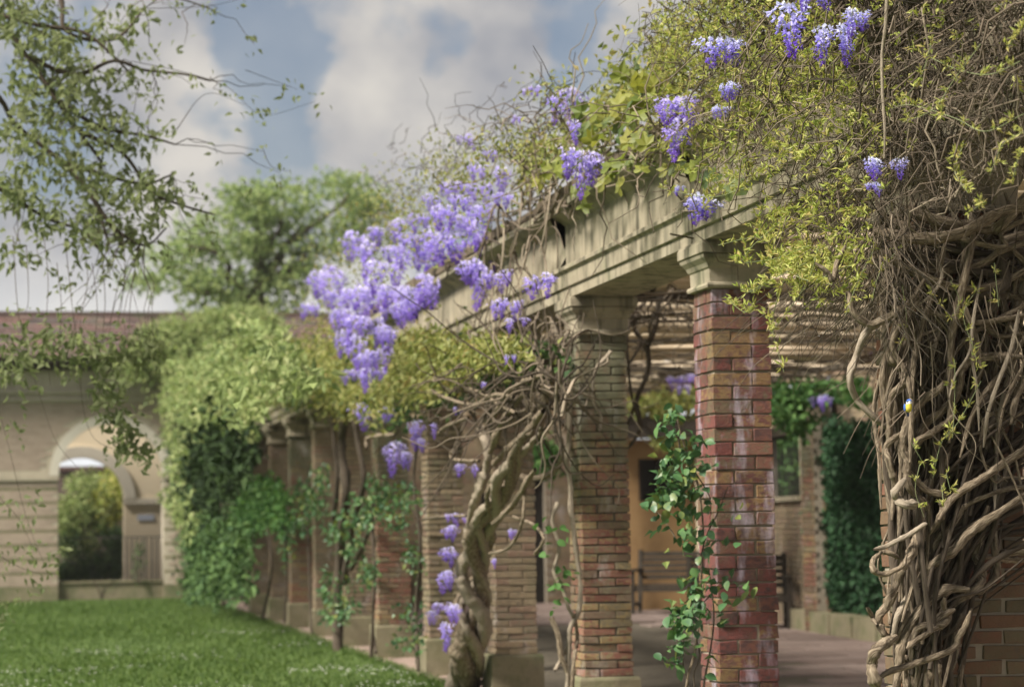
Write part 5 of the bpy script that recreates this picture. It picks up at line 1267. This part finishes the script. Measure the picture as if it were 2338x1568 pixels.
tree('garden_tree', 'broad tree with layered soft green crown rising beyond the pavilion roof', 58,
     [(600, 440, 80, 22, 24), (560, 492, 66, 22, 16), (655, 500, 50, 26, 14), (775, 418, 46, 14, 13), (815, 448, 44, 12, 11), (728, 452, 26, 8, 4), (850, 480, 30, 10, 6), (520, 560, 110, 30, 22), (640, 570, 100, 34, 22), (745, 540, 70, 34, 16), (800, 510, 40, 30, 9), (470, 520, 40, 26, 8),
      (560, 640, 120, 36, 26), (500, 690, 90, 26, 18), (660, 640, 60, 40, 14), (610, 700, 80, 26, 16), (420, 560, 40, 22, 8), (380, 600, 50, 22, 9), (340, 640, 50, 20, 8), (440, 630, 50, 24, 9), (700, 610, 50, 40, 10), (840, 470, 30, 24, 5), (820, 560, 40, 40, 8)],
     'far_leaf', 560, (600, 430), .20, .115, 27, .7, [(585, 640, 700, 500), (580, 640, 800, 440), (570, 680, 430, 560), (580, 600, 650, 460), (575, 690, 360, 620), (585, 660, 740, 560), (580, 560, 540, 460)])
# overhanging tree: its limbs come in from the left and above
OT = plant('overhanging_tree', 'drooping tree branches with small leaves reaching in over the lawn from the left', (-4.2, 17, 0), 'tree')
t = Tubes(); t.add([(-4.2, 17, -.1), (-4.1, 17, 1.5), (-3.9, 17, 3.2), (-3.5, 17, 5.0), (-3.3, 17, 6.5)], [.26, .2, .17, .12, .08], 10, .05, 6); par(t.build('trunk', M['bark_dark'], OT), OT)
def limb(w, pts, Y=17.0, m='bark_dark'):
    P = P3(pts, Y=Y, jit=.25); r = w*17/FPX/2
    t = Tubes(); t.add(P, [r, r*.35], 6, .07, 6); par(t.build('limb', M[m], OT), OT); return catmull(P, 6)
LM = [limb(17, [(-1200, -40), (-500, -60), (-40, 40), (60, 130), (130, 230), (180, 300), (240, 380)]), limb(18, [(-1150, 300), (-500, 200), (-60, 200), (40, 290), (140, 370), (210, 450), (250, 560)]), limb(16, [(-1100, -300), (-300, -160), (100, -40), (150, 70), (260, 90), (330, 20)]),
      limb(13, [(-60, 20), (100, 60), (190, 75), (250, 120), (300, 170)]), limb(12, [(60, 130), (170, 170), (260, 140), (330, 160), (420, 170), (480, 185)]), limb(12, [(130, 230), (230, 290), (330, 310), (400, 330)]),
      limb(12, [(140, 370), (240, 400), (330, 420), (390, 400)]), limb(11, [(180, 300), (280, 350), (350, 440), (420, 470), (490, 490)]), limb(12, [(-60, 400), (30, 450), (110, 500), (190, 530), (250, 600)]), limb(10, [(210, 450), (260, 520), (330, 560), (380, 520)]),
      limb(9, [(100, -60), (240, -20), (380, -10), (480, 20)])]
C = []; 
for (x, y, r_, n) in ((50, 50, 70, 60), (120, 110, 60, 46), (190, 190, 60, 44), (250, 60, 45, 26), (330, 30, 30, 14), (400, 10, 24, 10), (140, 240, 60, 46), (60, 190, 60, 46), (240, 290, 55, 40), (320, 320, 45, 26), (60, 320, 60, 46), (150, 370, 60, 46), (225, 420, 50, 36), (310, 430, 45, 28), (375, 420, 32, 14),
                      (30, 440, 50, 36), (100, 480, 50, 36), (185, 520, 50, 36), (275, 510, 45, 28), (350, 480, 36, 18), (20, 570, 30, 14), (310, 560, 36, 18), (240, 590, 30, 12), (90, 590, 26, 10), (150, 640, 26, 9), (230, 640, 24, 8), (280, 170, 36, 16), (340, 130, 24, 8), (340, 210, 24, 8), (20, 10, 40, 26), (390, 300, 22, 8), (430, 420, 18, 6), (470, 470, 16, 5),
                      (480, 20, 14, 5), (540, 5, 12, 4), (410, 105, 16, 5), (370, 150, 16, 4), (450, 190, 14, 4), (505, 205, 12, 4), (565, 240, 20, 6), (605, 265, 14, 4), (625, 185, 26, 8), (660, 200, 14, 4), (590, 95, 16, 3), (720, 230, 12, 3), (600, 340, 14, 3), (640, 390, 16, 4), (545, 290, 14, 3), (500, 350, 12, 3), (560, 430, 14, 3), (440, 560, 16, 4), (480, 530, 20, 6), (400, 590, 20, 6),
                      (85, 775, 22, 7), (50, 720, 20, 6), (170, 700, 24, 8), (120, 730, 20, 6), (230, 770, 24, 8), (280, 740, 20, 5), (180, 770, 18, 5), (20, 790, 16, 5), (330, 780, 20, 6), (245, 880, 18, 6), (220, 960, 12, 3), (275, 985, 26, 9), (255, 1020, 16, 5), (305, 1035, 20, 7), (340, 1045, 12, 4), (50, 930, 10, 3), (150, 830, 14, 4),
                      (60, 800, 34, 13), (120, 780, 34, 13), (30, 850, 26, 13), (190, 800, 30, 13), (245, 800, 30, 13), (300, 810, 30, 13), (350, 790, 26, 13), (160, 850, 20, 8), (240, 900, 20, 13), (270, 960, 20, 13), (300, 1010, 22, 13), (15, 1155, 14, 4), (70, 1190, 16, 5), (25, 1270, 24, 8), (75, 1255, 18, 6), (110, 1310, 18, 6), (130, 1270, 12, 4), (30, 1375, 18, 5), (10, 1395, 14, 4), (15, 970, 12, 3), (65, 1130, 10, 3), (60, 1310, 12, 4), (35, 1010, 10, 3)):
    for i in range(n):
        g = rng.normal(0, .5, 2); yy = 17+rng.normal(0, .55) if y < 680 else 16.6+rng.normal(0, .15)
        c = at(x+g[0]*r_, y+g[1]*r_, Y=yy); C.append((c, y, n))
Lf = Leaves()
for c, y, sp in C:
    if rng.random() < (.42 if y < 680 else .15): continue
    k = int(rng.integers(4, 9)) if sp > 12 else int(rng.integers(2, 5)); q = 1.0 if sp > 12 else .72; P = c+rng.normal(0, .06*q, (k, 3)); Lf.add(P, rand_dirs(k, (.15, 0, -.7)), None, q*rng.uniform(.06, .115, k), q*rng.uniform(.03, .055, k), fold=.15)
par(Lf.build('foliage', M['tree_leaf'], OT), OT, 'stuff')
# fine hanging twigs joining the leaves to the limbs
allL = np.vstack(LM); t = Tubes()
for c, y, sp in C[::5]:
    d = np.linalg.norm(allL-c, axis=1)+np.where(allL[:, 2] < c[2], .5, 0); a = allL[np.argmin(d)]
    if np.linalg.norm(a-c) < .9: t.add(wander(a, c, 6, .10, -.04), [.0045, .002], 3)
for p in ([(30, 540), (40, 700), (60, 800), (90, 900), (130, 1010), (200, 1090)], [(150, 560), (165, 700), (178, 800), (190, 930), (215, 1000), (270, 1030)], [(230, 560), (240, 680), (235, 780), (250, 870), (300, 1000)], [(100, 540), (110, 640), (105, 760), (115, 880)], [(280, 520), (285, 640), (270, 720), (282, 760)], [(-40, 700), (-10, 900), (20, 1020), (60, 1180), (110, 1310)],
          [(-60, 1000), (-10, 1120), (40, 1180), (75, 1250)], [(-60, 1200), (-10, 1260), (60, 1300), (130, 1310)], [(-60, 1420), (0, 1390), (30, 1370)], [(60, 560), (65, 680), (55, 720)], [(190, 540), (200, 640), (185, 720), (180, 770)], [(250, 560), (300, 660), (330, 780)], [(300, 140), (420, 165), (520, 200), (600, 262), (720, 232)], [(400, 300), (470, 215), (560, 240)], [(330, 20), (470, 15), (560, -5)],
          [(560, 160), (640, 190), (680, 205)], [(350, 460), (430, 530), (490, 528)], [(600, 340), (620, 380), (660, 392)], [(130, 600), (140, 700), (135, 800)], [(210, 600), (222, 700), (215, 790)]):
    P = P3(p, Y=16.6, jit=.04); t.add(P, [.0034, .0016], 4, 0, 7)
par(t.build('twig', M['bark_dark'], OT), OT, 'stuff')

# ------------------------------------------------------------------ air
HZ = MB().box((-60, -3, -1.2), (60, 78, 13.5)).build('haze', None)  # scattering volume added to lift the distant shadows
hm = bpy.data.materials.new('haze'); hm.use_nodes = True; hn = hm.node_tree.nodes; hn.clear()
ho = hn.new('ShaderNodeOutputMaterial'); hv = hn.new('ShaderNodeVolumePrincipled'); hv.inputs['Density'].default_value = HAZE; hv.inputs['Color'].default_value = (.95, .96, 1, 1)
hm.node_tree.links.new(hv.outputs[0], ho.inputs['Volume']); HZ.data.materials.append(hm); tag(HZ, 'thin haze volume added to lift the shadows towards the far garden building', kind='stuff')
scene.cycles.volume_bounces = 0
print('objects', len(bpy.data.objects), 'tris', sum(len(o.data.polygons) for o in bpy.data.objects if o.type == 'MESH'))
